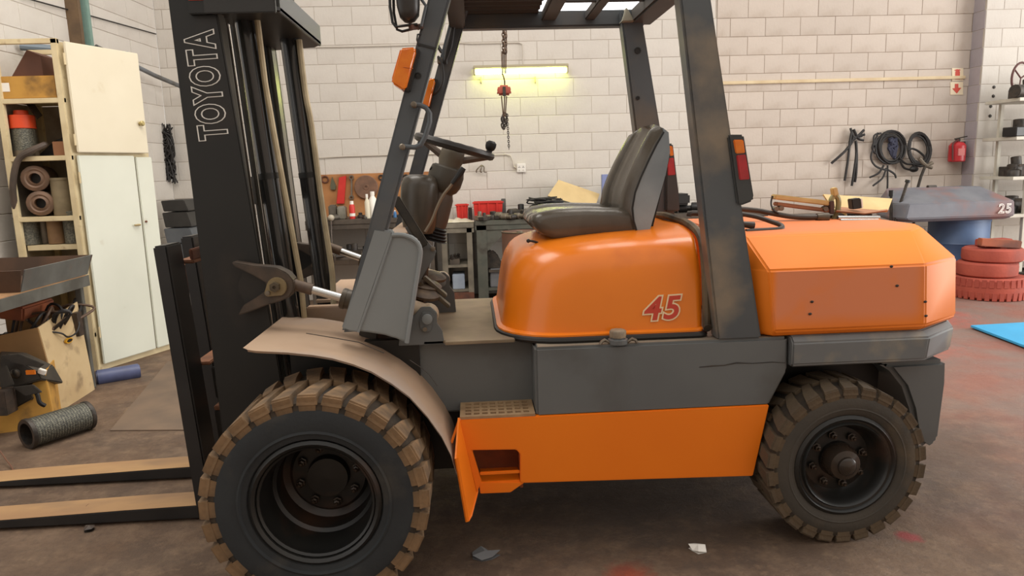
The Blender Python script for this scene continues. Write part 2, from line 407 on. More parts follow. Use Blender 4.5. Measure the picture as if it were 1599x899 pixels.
# ---- wheels -------------------------------------------------------
def make_wheel(name, c, R, w, rbead, nl, rub, lugm, near=True, rear=False):
    sg = 1 if near else -1          # +1: outer face towards -Y
    h = w/2; b = MB(); rt = R*0.945
    prof = [(rbead, -h*0.80), (rbead+0.012, -h*0.93), (rbead+0.35*(rt-rbead), -h*1.0), (rbead+0.7*(rt-rbead), -h*0.995), (rt-0.02, -h*0.95), (rt-0.004, -h*0.86), (rt, -h*0.6)]
    prof = prof + [(rt, h*0.6), (rt-0.004, h*0.86), (rt-0.02, h*0.95), (rbead+0.7*(rt-rbead), h*0.995), (rbead+0.35*(rt-rbead), h), (rbead, h*0.8)]
    prof = [(r, y*sg) for r, y in prof]
    b.lathe(prof, (0,0,0), (0,1,0), 56, cap=False)
    # raised ring on the sidewall
    b.lathe([(rbead+0.028, -h*0.955*sg), (rbead+0.034, -h*1.015*sg), (rbead+0.042, -h*0.99*sg)], (0,0,0), (0,1,0), 56, cap=False)
    me = b.mesh(name, rub, smooth=True, angle=40)
    tire = bpy.data.objects.new(name, me); col.objects.link(tire); tire.parent = FL; tire.location = Vector(c)-FL.location
    tb = MB().lathe([(rt-0.03, -h*0.975), (rt-0.008, -h*0.94), (rt+0.004, -h*0.8), (rt+0.004, h*0.8), (rt-0.008, h*0.94)], (0,0,0), (0,1,0), 56, cap=False)
    inst(tb.mesh('tread_band', BAND, angle=40), 'tread_band', tire, Matrix.Identity(4))
    # one tread lug, pointing up at +Z
    da = 2*PI/nl
    def lug(s):
        g = MB(); vs = []
        for (y, tw, sh) in ((-h*1.0*s, 0.76, 0.0), (-h*0.45*s, 0.62, 0.16), (h*0.06*s, 0.44, 0.42)):
            for rr, k in ((rt-0.012 if y*s < -h*0.9 else rt-0.006, 1.12), (R, 0.92)):
                for e in (-1, 1):
                    a = (e*tw*k/2+sh)*da
                    yy = y*(0.96 if (rr == R and abs(y) > h*0.9) else 1.0)
                    vs.append((rr*math.sin(a), yy, rr*math.cos(a)))
        # order per station: low-, low+, high-, high+
        fs = []
        for k in range(2):
            a = k*4; n_ = a+4
            fs += [(a, a+1, n_+1, n_), (a+1, a+3, n_+3, n_+1), (a+3, a+2, n_+2, n_+3), (a+2, a, n_, n_+2)]
        fs += [(0, 2, 3, 1), (8, 9, 11, 10)]
        # side block that reaches down over the shoulder
        for e in (0,):
            y0 = -h*0.99*s; y1 = -h*0.86*s; r0 = rt-0.034
            bv = []
            for rr, tw, y in ((r0, 0.72, y0*0.985), (R-0.006, 0.72, y0*1.005), (r0, 0.72, y1), (R-0.006, 0.72, y1)):
                for q in (-1, 1):
                    a = q*tw/2*da; bv.append((rr*math.sin(a), y, rr*math.cos(a)))
            o = len(vs); vs += bv
            fs += [[i+o for i in f] for f in ((0,1,3,2), (4,6,7,5), (0,4,5,1), (2,3,7,6), (0,2,6,4), (1,5,7,3))]
        g.add(vs, fs); return g
    for s, ph in ((1, 0.0), (-1, 0.5)):
        g = lug(s)
        if near:
            me = g.mesh('tread_lug', lugm, smooth=False)
            for i in range(nl): inst(me, 'tread_lug', tire, Matrix.Rotation((i+ph)*da, 4, 'Y'))
        else:
            G = MB()
            for i in range(nl):
                m3 = Matrix.Rotation((i+ph)*da, 3, 'Y')
                G.add([m3 @ Vector(v) for v in g.v], g.f)
            inst(G.mesh('tread', lugm, smooth=False), 'tread', tire, Matrix.Identity(4))
    # rim: y measured from the outer face inwards
    def R_(prof, m, nm, n=48, bev=0):
        q = MB().lathe([(r, (-h+d)*sg) for r, d in prof], (0,0,0), (0,1,0), n, cap=False)
        return inst(q.mesh(nm, m, angle=35), nm, tire, Matrix.Identity(4))
    if not rear:
        R_([(rbead+0.004, 0.03), (rbead+0.006, 0.012), (rbead-0.004, 0.004), (rbead-0.014, 0.012), (rbead-0.016, 0.03), (rbead-0.022, 0.034), (rbead-0.024, 0.06), (rbead-0.030, 0.075), (rbead-0.034, 0.15), (rbead-0.045, 0.16), (rbead-0.048, 0.235), (0.14, 0.25), (0.128, 0.24), (0.075, 0.24), (0.07, 0.21), (0.0, 0.205)], RIM, 'rim')
        R_([(rbead-0.015, 0.022), (rbead-0.019, 0.018), (rbead-0.026, 0.024), (rbead-0.026, 0.034)], RIM, 'lock_ring')
        nb, rb, db = 8, 0.103, 0.225
    else:
        R_([(rbead+0.006, 0.03), (rbead+0.008, 0.010), (rbead-0.004, 0.002), (rbead-0.012, 0.012), (rbead-0.02, 0.014), (rbead-0.026, 0.004), (rbead-0.034, 0.012), (rbead-0.04, 0.045), (rbead-0.05, 0.075), (0.125, 0.085), (0.07, 0.080), (0.068, 0.066), (0.0, 0.066)], RIM, 'rim')
        R_([(0.068, 0.07), (0.066, 0.035), (0.056, 0.012), (0.036, 0.004), (0.034, -0.004), (0.022, -0.014), (0.0, -0.016)], HUB, 'hub_cap', 24)
        nb, rb, db = 8, 0.098, 0.068
    bm_ = MB().lathe([(0.017, 0.0), (0.017, -0.004*sg), (0.012, -0.005*sg), (0.0115, -0.018*sg), (0.006, -0.02*sg), (0.005, -0.028*sg), (0, -0.028*sg)], (0,0,0), (0,1,0), 6).mesh('wheel_nut', HUB, smooth=False)
    for i in range(nb):
        a = 2*PI*(i+0.3)/nb
        inst(bm_, 'wheel_nut', tire, Matrix.Translation((rb*math.cos(a), (-h+db)*sg+0.006*sg, rb*math.sin(a))))
    return tire
FWX, FWR, FWW = -0.544, 0.370, 0.33
RWX, RWR, RWW = 1.342, 0.303, 0.23
make_wheel('front_wheel', (FWX, 2.18+FWW/2, FWR), FWR, FWW, 0.208, 28, RUBBER, LUG)
make_wheel('front_wheel', (FWX, mirY(2.30)-FWW/2+0.1, FWR), FWR, FWW, 0.208, 28, RUBBER, LUG, near=False)
make_wheel('rear_wheel', (RWX, 2.40+RWW/2, RWR), RWR, RWW, 0.186, 26, RUBBER_R, LUG_R, rear=True)
make_wheel('rear_wheel', (RWX, mirY(2.40)-RWW/2, RWR), RWR, RWW, 0.186, 26, RUBBER_R, LUG_R, near=False, rear=True)
MB().lathe([(0.09, 2.50), (0.09, 3.75)], (FWX, 0, FWR), (0,1,0), 20).build('front_axle', BLACKM, FL)
b = MB().box((RWX-0.06, 2.56, RWR-0.08), (RWX+0.06, 3.54, RWR+0.08)); b.box((RWX-0.03, 2.5, RWR-0.06), (RWX+0.03, 2.58, RWR+0.06))
b.build('steer_axle', BLACKM, FL, bevel=0.01)

# ---- chassis and panels -------------------------------------------
ZD = 0.782                     # deck height
MB().box((-0.22, 2.66, 0.26), (1.10, 3.44, ZD-0.012)).build('chassis', BLACKM, FL, bevel=0.008)
xr = xz(835, 548, YN)[0]
b = MB().prism([(xr, ZD), (1.137, ZD), (1.14, 0.655), (1.073, 0.522), (xr, 0.522)], YN, 3.62)
b.build('side_panel', GREY, FL, bevel=0.009)
b = MB()
b.box((-0.24, 2.64, 0.50), (xr+0.01, 3.46, ZD))
b.build('body_shell', GREY, FL, bevel=0.008)
MB().prismz([(xr+0.012, YN+0.010), (1.128, YN+0.010), (1.128, 2.95), (xr+0.012, 2.95)], ZD-0.001, ZD+0.0015).build('deck_top', M('dusty_deck', (140,126,108), (118,108,94), rough=0.7, scale=6), FL, smooth=False)
# worn crease on the side panel
MB().tube([U(x, y, YN-0.0005) for x, y in ((1092,573), (1110,571), (1130,570), (1150,566), (1175,567), (1205,565), (1226,566))], [0.0015, 0.003, 0.002, 0.003, 0.0015, 0.002, 0.001], 5).build('scratch', GRIME, FL)
# lower orange panel with its foothold notch
ZS = 0.528
lo = pts([(716,651), (838,646), (1200,641), (1175,742), (820,753)], YN)
L_ = [(lo[0][0], ZS), (1.073, ZS), lo[3], lo[4]] + pts([(812,752), (812,708), (806,701), (737,702), (752,752), (744,769)], YN)
MB().prism(L_, YN-0.006, YN+0.02).build('lower_panel', ORANGE_LOW, FL, bevel=0.003)
b = MB(); x0, z0 = xz(735, 702, YN); x1, z1 = xz(812, 752, YN)
b.box((x0-0.02, YN+0.12, z1-0.03), (x1+0.02, YN+0.13, z0+0.02)); b.box((x1, YN+0.015, z1-0.03), (x1+0.012, YN+0.13, z0+0.02)); b.box((x0-0.02, YN+0.015, z0), (x1+0.02, YN+0.13, z0+0.012))
b.build('foothold_recess', M('brown_orange', (150,78,40), (120,62,36), rough=0.7, scale=8), FL)  # browner orange for the inside of the foothold
b = MB().prism(pts([(748,752), (820,752), (797,768), (750,770)], YN), YN-0.004, YN+0.012)
x0, z0 = xz(750, 754, YN); x1, _ = xz(812, 754, YN)
b.box((x0, YN, z0-0.006), (x1, YN+0.13, z0+0.004)); b.box((x0, YN+0.0, z0+0.03), (x1, YN+0.008, z0+0.042))
b.build('foothold', ORANGE_LOW, FL, bevel=0.002)
b = MB().box((lo[0][0]+0.03, YN+0.135, 0.27), (1.06, 3.6, ZS-0.01)); b.build('side_tank', BLACKM, FL)
# perforated step plate
x0, x1 = xz(718, 648, YN)[0], xr-0.004
b = MB(); nx, ny = 8, 4; px_ = (x1-x0-0.03)/nx; y0, y1 = YN-0.004, 2.642; py_ = (y1-y0-0.024)/ny
hx, hy = 0.021, 0.019
zt = ZS+0.010
xs = [x0]; ys = [y0]
for i in range(nx):
    c_ = x0+0.015+px_*(i+0.5); xs += [c_-hx/2, c_+hx/2]
for j in range(ny):
    c_ = y0+0.012+py_*(j+0.5); ys += [c_-hy/2, c_+hy/2]
xs.append(x1); ys.append(y1)
for i in range(0, len(xs)-1):
    if i % 2 == 0: b.box((xs[i], y0, ZS), (xs[i+1], y1, zt))
    else:
        for j in range(0, len(ys)-1, 2): b.box((xs[i], ys[j], ZS), (xs[i+1], ys[j+1], zt))
b.build('step_plate', M('dusty_step_metal', (172,142,106), (150,120,88), rough=0.7, scale=14), FL, smooth=False)
MB().box((x0, YN+0.002, ZS-0.012), (x1, 2.642, ZS-0.004)).build('step_tray', GRIME, FL)
# floor plate of the driver's compartment
b = MB().prismz([(-0.20, 2.60), (-0.12, 2.60), (-0.12, 2.575), (0.14, 2.575), (0.14, 3.46), (-0.20, 3.46)], ZD+0.001, ZD+0.013)
b.build('floor_plate', M('scuffed_floor_plate', (150,132,108), (128,112,92), rough=0.6, scale=7, metal=0.3, dirt=(110,98,80), damt=0.4), FL, bevel=0.002)

# ---- fender --------------------------------------------------------
YE = 2.32
near = [(378,545), (400,546.5), (450,549), (490,553), (520,558), (552,567), (580,578), (612,597), (640,618), (668,649), (690,680), (704,708), (713,738)]
prof = pts(near, YE+0.01)
far_y = [2.84, 2.86, 2.86, 2.84, 2.80, 2.72, 2.66, 2.65, 2.645, 2.645, 2.645, 2.645, 2.645]
rings = []
for (x, z), fy in zip(prof, far_y):
    rings.append([(x, YE, z), (x, YE+0.02, z+0.002), (x+0.0, fy, z+0.002), (x, fy, z-0.006), (x, YE+0.004, z-0.008)])
rings[0] = [(p[0]+(0.02 if i in (0, 4) else 0.0), p[1], p[2]) for i, p in enumerate(rings[0])]
MB().loft(rings).build('fender', DUSTY, FL, angle=30)
# pencil-thin dent line on the fender
MB().tube([U(x, y, 2.42) for x, y in ((478,520), (520,527), (560,534), (600,551))], 0.0016, 5).build('dent_line', GRIME, FL)
MB().tube([U(x, y, 2.44) for x, y in ((640,562), (655,572), (670,584), (683,602))], 0.0016, 5).build('dent_line', GRIME, FL)
# orange flap closing the fender to the step
A_ = U(711, 716, YE); B_ = U(728, 815, YE+0.03); B2 = U(733, 806, YE+0.06); C_ = U(743, 768, YN-0.004); D_ = U(716, 652, YN-0.004); D2 = Vector((prof[-2][0]-0.006, YE+0.1, prof[-2][1]))
MB().loft([[p, p+Vector((0.010, 0.004, 0))] for p in (A_, B_, B2, C_, D_, D2)], closed=False).sheet([A_, B_, B2, C_, D_], 0.006).build('fender_flap', ORANGE_LOW, FL, angle=20)
# wheel-house wall behind the tyre
MB().box((-0.70, 2.62, 0.25), (-0.22, 2.66, 0.80)).build('wheel_house', BLACKM, FL)

# ---- engine hood ----------------------------------------------------
def rrect(x0, x1, y0, y1, rf, rr, z, n=7):
    out = []
    for cx, cy, r, a0 in ((x0, y0, rf, PI), (x1, y0, rr, 1.5*PI), (x1, y1, rr, 0), (x0, y1, rf, 0.5*PI)):
        sx = 1 if cx == x0 else -1; sy = 1 if cy == y0 else -1
        ox, oy = cx+sx*r, cy+sy*r
        for k in range(n+1):
            a = a0+0.5*PI*k/n
            out.append((ox+r*math.cos(a), oy+r*math.sin(a), z))
    return out
HX1 = 0.845
lev = [(0.795, 0.080, 2.530), (0.812, 0.080, 2.530), (0.818, 0.097, 2.545), (0.86, 0.104, 2.549), (0.93, 0.113, 2.556), (1.00, 0.125, 2.566), (1.05, 0.140, 2.582), (1.085, 0.160, 2.600), (1.106, 0.182, 2.618), (1.120, 0.208, 2.642), (1.130, 0.238, 2.677), (1.140, 0.28, 2.742), (1.148, 0.35, 2.822)]
rings = [[(x, y, zz+max(0, zz-0.95)/0.2*0.035*max(0, x-0.15)/0.7) for x, y, zz in rrect(x0, HX1 if z < 1.0 else HX1-(z-1.0)*0.06, y0, mirY(y0), 0.24+0.1*(z-0.8), 0.03, z)] for z, x0, y0 in lev]
MB().loft(rings).build('hood', ORANGE, FL, angle=28)
ln = rrect(0.081, HX1+0.004, 2.531, mirY(2.531), 0.24, 0.03, 0.7925)
nn = len(ln)
seal = [Vector(p) for p in ln[nn-8-1:]]+[Vector(p) for p in ln[:16]]
b = MB().tube(seal, 0.0135, 8); b.build('hood_seal', BLACKP, FL)
arch = [(HX1+0.008, y0-0.006, z+0.006+max(0, z-0.95)/0.2*0.035) for z, x0, y0 in lev[1:]]
arch = arch+[(HX1-0.004, 3.05, 1.20)]+[(x, mirY(y), z) for x, y, z in reversed(arch)]
MB().tube(arch, 0.016, 8).build('hood_rear_seal', M('worn_black_seal', (40,36,32), (110,92,68), rough=0.6, scale=7), FL)
# painted model number
c = U(1031, 483, 2.548)
hm = frame((1, 0, 0.035), (0, 0.10, 1), (c.x, 2.5475, c.z))
text_mesh('number_outline', '45', 0.118, 0.0080, CREAMP, hm, FL, 0.0012, shear=0.25, spacing=1.14, sx=1.06)
text_mesh('number', '45', 0.118, 0.0026, REDP, hm @ Matrix.Translation((0,0,0.0012)), FL, 0.0012, shear=0.25, spacing=1.14, sx=1.06)
# fuel filler
c = U(963, 530, 2.52)
b = MB().lathe([(0.036, 0.0), (0.036, 0.016), (0.026, 0.02), (0.026, 0.028)], (c.x, 2.500, ZD), (0,0,1), 20); fn = b.build('filler_neck', GREY, FL)
b = MB(); n = 32
b.loft([[(c.x+(0.031 if k % 4 < 2 else 0.028)*math.cos(2*PI*k/n)*s_, 2.500+(0.031 if k % 4 < 2 else 0.028)*math.sin(2*PI*k/n)*s_, ZD+z) for k in range(n)] for z, s_ in ((0.024, 1), (0.046, 1), (0.051, 0.8))])
b.build('cap', M('dusty_cap', (150,132,108), (110,96,80), rough=0.6, scale=20), fn, angle=50)
for s in (-1, 1): MB().tube([(c.x+s*0.03, 2.49, ZD+0.004), (c.x+s*0.05, 2.487, ZD+0.018), (c.x+s*0.062, 2.485, ZD+0.012), (c.x+s*0.068, 2.484, ZD+0.002)], 0.006, 6).build('filler_clip', STEEL, fn)

# ---- counterweight ---------------------------------------------------
def cw_material():
    # pinker patch on the flank, brick dust lying on the top
    m = ORANGE_CW; nt = m.node_tree; N = nt.nodes; L = nt.links; b = N['Principled BSDF']
    src = b.inputs['Base Color'].links[0].from_socket
    tc = N.new('ShaderNodeTexCoord'); sp = N.new('ShaderNodeSeparateXYZ'); L.new(tc.outputs['Object'], sp.inputs[0])
    nz = N.new('ShaderNodeTexNoise'); nz.inputs['Scale'].default_value = 5.0; nz.inputs['Detail'].default_value = 6; L.new(tc.outputs['Object'], nz.inputs['Vector'])
    def mr(s, a, c):
        r = N.new('ShaderNodeMapRange'); r.interpolation_type = 'SMOOTHSTEP'; r.inputs['From Min'].default_value = a; r.inputs['From Max'].default_value = c; L.new(s, r.inputs['Value']); return r.outputs['Result']
    def mul(a, c):
        x = N.new('ShaderNodeMath'); x.operation = 'MULTIPLY'
        for i, v in enumerate((a, c)):
            if hasattr(v, 'links'): L.new(v, x.inputs[i])
            else: x.inputs[i].default_value = v
        return x.outputs[0]
    def mix(f, A, c):
        x = N.new('ShaderNodeMix'); x.data_type = 'RGBA'; L.new(f, x.inputs[0]); L.new(A, x.inputs[6]); x.inputs[7].default_value = lin(c); return x.outputs[2]
    ox, oz = FL.location.x, FL.location.z
    flank = mul(mul(mr(sp.outputs['Z'], 0.80, 0.88), mr(sp.outputs['Z'], 1.035, 1.025)), mul(mr(sp.outputs['X'], 1.06-ox, 1.09-ox), mr(sp.outputs['X'], 1.66-ox, 1.58-ox)))
    flank = mul(flank, mr(nz.outputs['Fac'], 0.15, 0.5))
    c = mix(mul(flank, 0.85), src, (220,136,98))
    c = mix(mul(mr(sp.outputs['Z'], 1.142, 1.156), 0.8), c, (200,118,78))
    L.new(c, b.inputs['Base Color']); return m
def cwring(z, x0, xa, xb, x1, y0, ya, yb):
    L = [(x0, ya), (xa, y0), (xb, y0), (x1-0.07, yb-0.08), (x1, yb+0.06)]
    return [(x, y, z) for x, y in L]+[(x, mirY(y), z) for x, y in reversed(L)]
rings = [cwring(0.788, 1.0, 1.085, 1.64, 1.915, 2.48, 2.56, 2.70), cwring(0.81, 1.0, 1.078, 1.645, 1.925, 2.462, 2.56, 2.68), cwring(1.035, 0.985, 1.05, 1.63, 1.91, 2.46, 2.56, 2.68),
         cwring(1.146, 0.975, 1.015, 1.66, 1.83, 2.60, 2.65, 2.78), cwring(1.158, 0.98, 1.03, 1.62, 1.76, 2.72, 2.76, 2.88)]
MB().loft(rings).build('counterweight', cw_material(), FL, bevel=0.016, seg=3)
for x, y in ((1392,416), (1401,446), (1268,471), (1265,490), (1445,471), (1446,493)):
    p = U(x, y, 2.459); b = MB().sphere(p, 0.006, 6, 4, (1.2, 0.25, 0.8)); b.build('paint_chip', GRIME, FL)
rings = [cwring(0.670, 1.15, 1.17, 1.64, 1.90, 2.47, 2.47, 2.68), cwring(0.682, 1.145, 1.165, 1.65, 1.905, 2.455, 2.455, 2.67), cwring(0.765, 1.145, 1.165, 1.66, 1.915, 2.455, 2.455, 2.67), cwring(0.788, 1.145, 1.17, 1.64, 1.90, 2.48, 2.48, 2.70)]
MB().loft(rings).build('counterweight_skirt', M('weathered_grey_paint', (112,114,114), (100,103,104), rough=0.45, scale=3, dirt=(150,140,120), damt=0.18, dscale=6), FL, bevel=0.006)
leg = pts([(1372,568), (1480,562), (1479,600), (1467,690), (1450,702), (1432,690), (1424,640), (1412,605), (1392,580)], 2.56)
b = MB().prism(leg, 2.56, mirY(2.56)); b.build('counterweight_base', GREY, FL, bevel=0.02)
MB().box((1.10, 2.70, 0.45), (1.62, 3.40, 0.79)).build('wheel_arch_core', BLACKM, FL)
MB().box((1.0, 2.66, 0.76), (1.2, 3.44, 0.80)).build('rear_cross_member', BLACKM, FL)

# ---- overhead guard ---------------------------------------------------
def pillar(name, poly, ya, yb, m=GREY_DK): return MB().prism(poly, ya, yb).build(name, m, FL, bevel=0.008)
ZR = 2.085
fp = [(-0.478, 0.868), (-0.066, ZR+0.06), (0.008, ZR+0.06), (-0.415, 0.868)]
rp = [(0.876, ZD-0.002), (0.702, ZR+0.06), (0.80, ZR+0.06), (1.040, ZD-0.002)]
p1 = pillar('front_pillar', fp, YN, YN+0.06); pillar('front_pillar', fp, YF-0.06, YF)
p2 = pillar('rear_pillar', rp, YN, YN+0.075, M('worn_pillar_paint', (86,91,94), (78,82,85), rough=0.36, scale=3.0, dirt=(132,120,104), damt=0.45, dscale=4.5)); 
rp2 = [(x+0.035, z) for x, z in rp]
p3 = pillar('rear_pillar', rp2, YF-0.12, YF-0.04)
for y0, y1 in ((YN, YN+0.06), (YF-0.07, YF)):
    MB().box((-0.075, y0, ZR), (0.87, y1, ZR+0.075)).build('guard_rail', GREY_DK, FL, bevel=0.008)
for xa, xb in ((-0.075, 0.0), (0.79, 0.90)):
    MB().box((xa, YN+0.05, ZR+0.002), (xb, YF-0.06, ZR+0.07)).build('guard_crossbeam', M('brown_grey_paint', (78,75,73), (68,66,65), rough=0.5, scale=4), FL, bevel=0.008)
for xa, xb in ((0.365, 0.435), (0.575, 0.625)):
    MB().box((xa, YN+0.05, ZR+0.03), (xb, YF-0.06, ZR+0.07)).build('guard_slat', MAT['brown_grey_paint'], FL, bevel=0.005)
for yy in (2.72, 2.98, 3.24):
    MB().box((0.435, yy, ZR+0.045), (0.80, yy+0.025, ZR+0.065)).build('guard_rod', MAT['brown_grey_paint'], FL, bevel=0.003)
b = MB(); y = YN+0.03; prev = None; n = 26; ring0 = []; ring1 = []
for i in range(n*2):
    yy = YN+0.03+(YF-YN-0.06)*i/(n*2-1); zz = ZR+0.062+(0.014 if (i//2) % 2 else 0.0)
    ring0.append((-0.06, yy, zz)); ring1.append((0.35, yy, zz))
b.loft([ring0, ring1], closed=False); b.build('roof_sheet', M('dark_roof_sheet', (56,57,58), (50,51,52), rough=0.5, scale=4), FL)
p = U(972, 34, YF-0.08)
MB().prism([(0.76, ZR+0.07), (0.80, ZR+0.004), (0.74, ZR+0.004)], YF-0.15, YF-0.06).build('gusset', M('pale_gusset', (150,146,130), rough=0.5), FL, bevel=0.004)
# bolt holes on the pillars
for x, y, Y_, r_ in ((653,118,YN-0.001,0.011), (996,79,YF-0.121,0.016), (996,153,YF-0.121,0.010)):
    p = U(x, y, Y_); MB().lathe([(r_, 0.0), (r_, -0.003), (r_*0.7, -0.0035), (r_*0.65, -0.001), (0, -0.001)], p, (0,1,0), 16).build('plug', BLACKP, FL)
# cable tie and weld band on the near pillar
a_ = U(654, 69, YN-0.002); c_ = U(681, 76, YN-0.002)
MB().bar(a_, c_, 0.004, 0.007).build('cable_tie', BLACKP, FL)

# grab handle
b = MB(); Yh = YN-0.035
path = [U(644,163,YN+0.01), U(646,163,Yh), U(656,164,Yh), U(665,168,Yh), U(671,177,Yh), U(671,190,Yh), U(664,213,Yh), U(657,226,Yh), U(648,230,Yh), U(632,229,Yh), U(630,229,YN+0.01)]
h = MB().tube(path, 0.0085, 10).build('grab_handle', GREY_DK, FL)
for x, y in ((646,163), (628,229)):
    p = U(x, y, Yh-0.008); MB().lathe([(0.011, 0.03), (0.011, 0), (0.007, -0.004), (0.0, -0.005)], p, (0,1,0), 8).build('bolt', STEEL, h)

# front turn signals
def signal(P, Y_, d):
    poly = pts(P, Y_); s = MB().prism(poly, Y_, Y_+d).build('turn_signal', AMBER, FL, bevel=0.006, seg=3)
    return s
s = signal([(625,75), (648,73), (650,80), (634,139), (629,141), (612,130), (611,124)], YN-0.045, 0.085)
b = MB().prism(pts([(648,74), (656,77), (640,143), (630,142)], YN-0.03), YN-0.03, YN+0.06); b.build('housing', BLACKP, s, bevel=0.004)
q = MB().tube([U(630,105,YN-0.046), U(645,107,YN-0.046)], 0.001, 4); q.build('lens_seam', M('dark_amber', (190,90,8), rough=0.3), s)
s = signal([(663,125), (676,121), (680,126), (670,168), (655,166)], YF-0.12, 0.06)
MB().prism(pts([(676,122), (684,124), (673,168), (668,168)], YF-0.10), YF-0.10, YF-0.03).build('housing', BLACKP, s, bevel=0.003)

# mirror and its bracket
Ym = YN-0.02
b = MB(); poly = pts([(617,-60), (655,-60), (656,10), (655,26), (648,35), (640,38), (632,36), (625,29), (621,15), (618,-10)], Ym+0.03)
cx_ = sum(p[0] for p in poly)/len(poly); cz_ = sum(p[1] for p in poly)/len(poly)
rings = []
for y_, s_ in ((Ym-0.03, 0.55), (Ym-0.022, 0.82), (Ym-0.005, 0.97), (Ym+0.02, 1.0), (Ym+0.03, 0.98)):
    rings.append([(cx_+(x-cx_)*s_, y_, cz_+(z-cz_)*s_) for x, z in poly])
mir = MB().loft(rings).build('mirror', M('mirror_shell', (40,38,37), (54,50,47), rough=0.4, scale=12), FL, angle=50)
MB().tube([U(607,-60,Ym), U(609,10,Ym), U(613,35,Ym), U(618,42,Ym), U(640,39,Ym), U(652,38,Ym)], 0.0045, 8).build('bracket', BLACKP, mir)
MB().tube([U(613,-60,Ym+0.01), U(615,20,Ym+0.01), U(620,46,Ym+0.01), U(628,49,Ym+0.01), U(645,45,Ym+0.01)], 0.0045, 8).build('bracket', BLACKP, mir)
MB().tube([U(655,-5,Ym), U(665,9,Ym), U(658,40,Ym), U(653,45,Ym+0.02)], 0.005, 8).build('bracket', GREY_DK, mir)
MB().bar(U(641,43,Ym), U(660,41,YN+0.01), 0.02, 0.016).build('clamp', RUST, mir)
MB().tube([U(654,72,YN), U(651,62,YN-0.01), U(652,54,YN-0.01), U(657,53,YN)], 0.003, 6).build('cable', CABLE, mir)

# wiring on the far front pillar
b = MB()
for k in range(4):
    o = Vector((0.012*k-0.014, -0.01*(k % 2), 0))
    Yw = YF-0.08
    MB().tube(smoothpath([U(718-k*3,-20,Yw)+o, U(716-k*4,20,Yw)+o, U(709-k*3,50,Yw)+o, U(702-k*2,75,Yw)+o, U(696-k,100,Yw)], 4), 0.008, 6).build('wiring', CABLE, FL)
MB().tube(smoothpath([U(684,88,YF-0.1), U(690,100,YF-0.11), U(692,125,YF-0.12), U(686,140,YF-0.12), U(676,148,YF-0.1), U(668,147,YF-0.08)], 5), 0.006, 6).build('wiring', CABLE, FL)
MB().tube(smoothpath([U(712,-30,YF-0.14), U(722,0,YF-0.15), U(724,15,YF-0.14), U(720,28,YF-0.12)], 5), 0.022, 10).build('corrugated_conduit', M('corrugated_conduit', (38,36,35), (60,58,56), rough=0.6, scale=60), FL)
MB().bar(U(676,60,YF-0.15), U(690,82,YF-0.12), 0.012, 0.012).build('stay', BLACKP, FL)
MB().box(tuple(U(683,98,YF-0.1)), tuple(U(691,92,YF-0.06))).build('connector', STEEL, FL)

# rear lamps
def rear_lamp(Pb, lens_a, lens_r, Y0, d, side):
    h = MB().prism(pts(Pb, Y0), Y0, Y0+d).build('rear_lamp', M('charcoal_lamp_housing', (64,66,66), (56,58,58), rough=0.5, scale=6), FL, bevel=0.006)
    MB().prism(pts(lens_a, Y0-0.004), Y0-0.005, Y0+0.02).build('amber_lens', AMBER, h, bevel=0.003)
    MB().prism(pts(lens_r, Y0-0.004), Y0-0.005, Y0+0.02).build('red_lens', REDL, h, bevel=0.003)
rear_lamp([(1137,212), (1142,210), (1162,210), (1178,308), (1176,314), (1160,320), (1152,320)], [(1145,218), (1161,218), (1164,239), (1149,240)], [(1150,242), (1165,241), (1171,280), (1155,281)], YN-0.012, 0.09, 1)
rear_lamp([(1040,224), (1051,224), (1060,300), (1062,330), (1040,330)], [(1042,228), (1050,228), (1052,243), (1042,244)], [(1042,247), (1052,246), (1055,273), (1043,274)], YF-0.14, 0.08, 1)

# ---- cowl, dash and steering ------------------------------------------
cowl = [(612,366), (628,367), (641,371), (651,378), (656,388), (657,402), (651,440), (643,490), (636,536), (620,529), (600,523), (575,519), (559,517)]
b = MB().prism(pts(cowl, YN+0.004), YN+0.004, YN+0.10); cw = b.build('cowl_panel', GREY_LT, FL, bevel=0.006)
rim_ = [U(x, y, YN+0.002) for x, y in smoothpath([(612,367,0), (628,367,0), (641,371,0), (651,378,0), (656,388,0), (656,402,0), (650,440,0), (642,490,0), (635,535,0)], 3) and [(v.x, v.y) for v in smoothpath([(612,367,0), (628,367,0), (641,371,0), (651,378,0), (656,388,0), (656,402,0), (650,440,0), (642,490,0), (635,535,0)], 3)]]
MB().tube(rim_, 0.008, 8).build('edge_lip', GREY_LT, cw)
MB().tube([U(612,366,YN+0.002), U(586,443,YN+0.002), U(559,518,YN+0.002)], 0.006, 8).build('edge_lip', GREY_LT, cw)
low = pts([(533,513), (583,357), (613,361), (612,368), (559,519), (545,517)], YN-0.004)
MB().prism(low, YN-0.004, YN+0.062).build('pillar_foot', GREY_LT, FL, bevel=0.005)
b = MB().prism(pts(cowl, YN+0.004), YF-0.10, YF-0.004); b.build('cowl_panel', GREY_LT, FL, bevel=0.006)
zc = xz(620, 367, YN)[1]; xa = xz(606, 366, YN)[0]; xb = xz(632, 380, YN)[0]
MB().prism([(xa-0.12, zc-0.30), (xa-0.04, zc-0.05), (xa-0.03, zc-0.004), (xb, zc-0.012), (xb+0.01, zc-0.10), (xb, zc-0.30)], YN+0.09, YF-0.09).build('dashboard', DUSTY, FL, bevel=0.01)
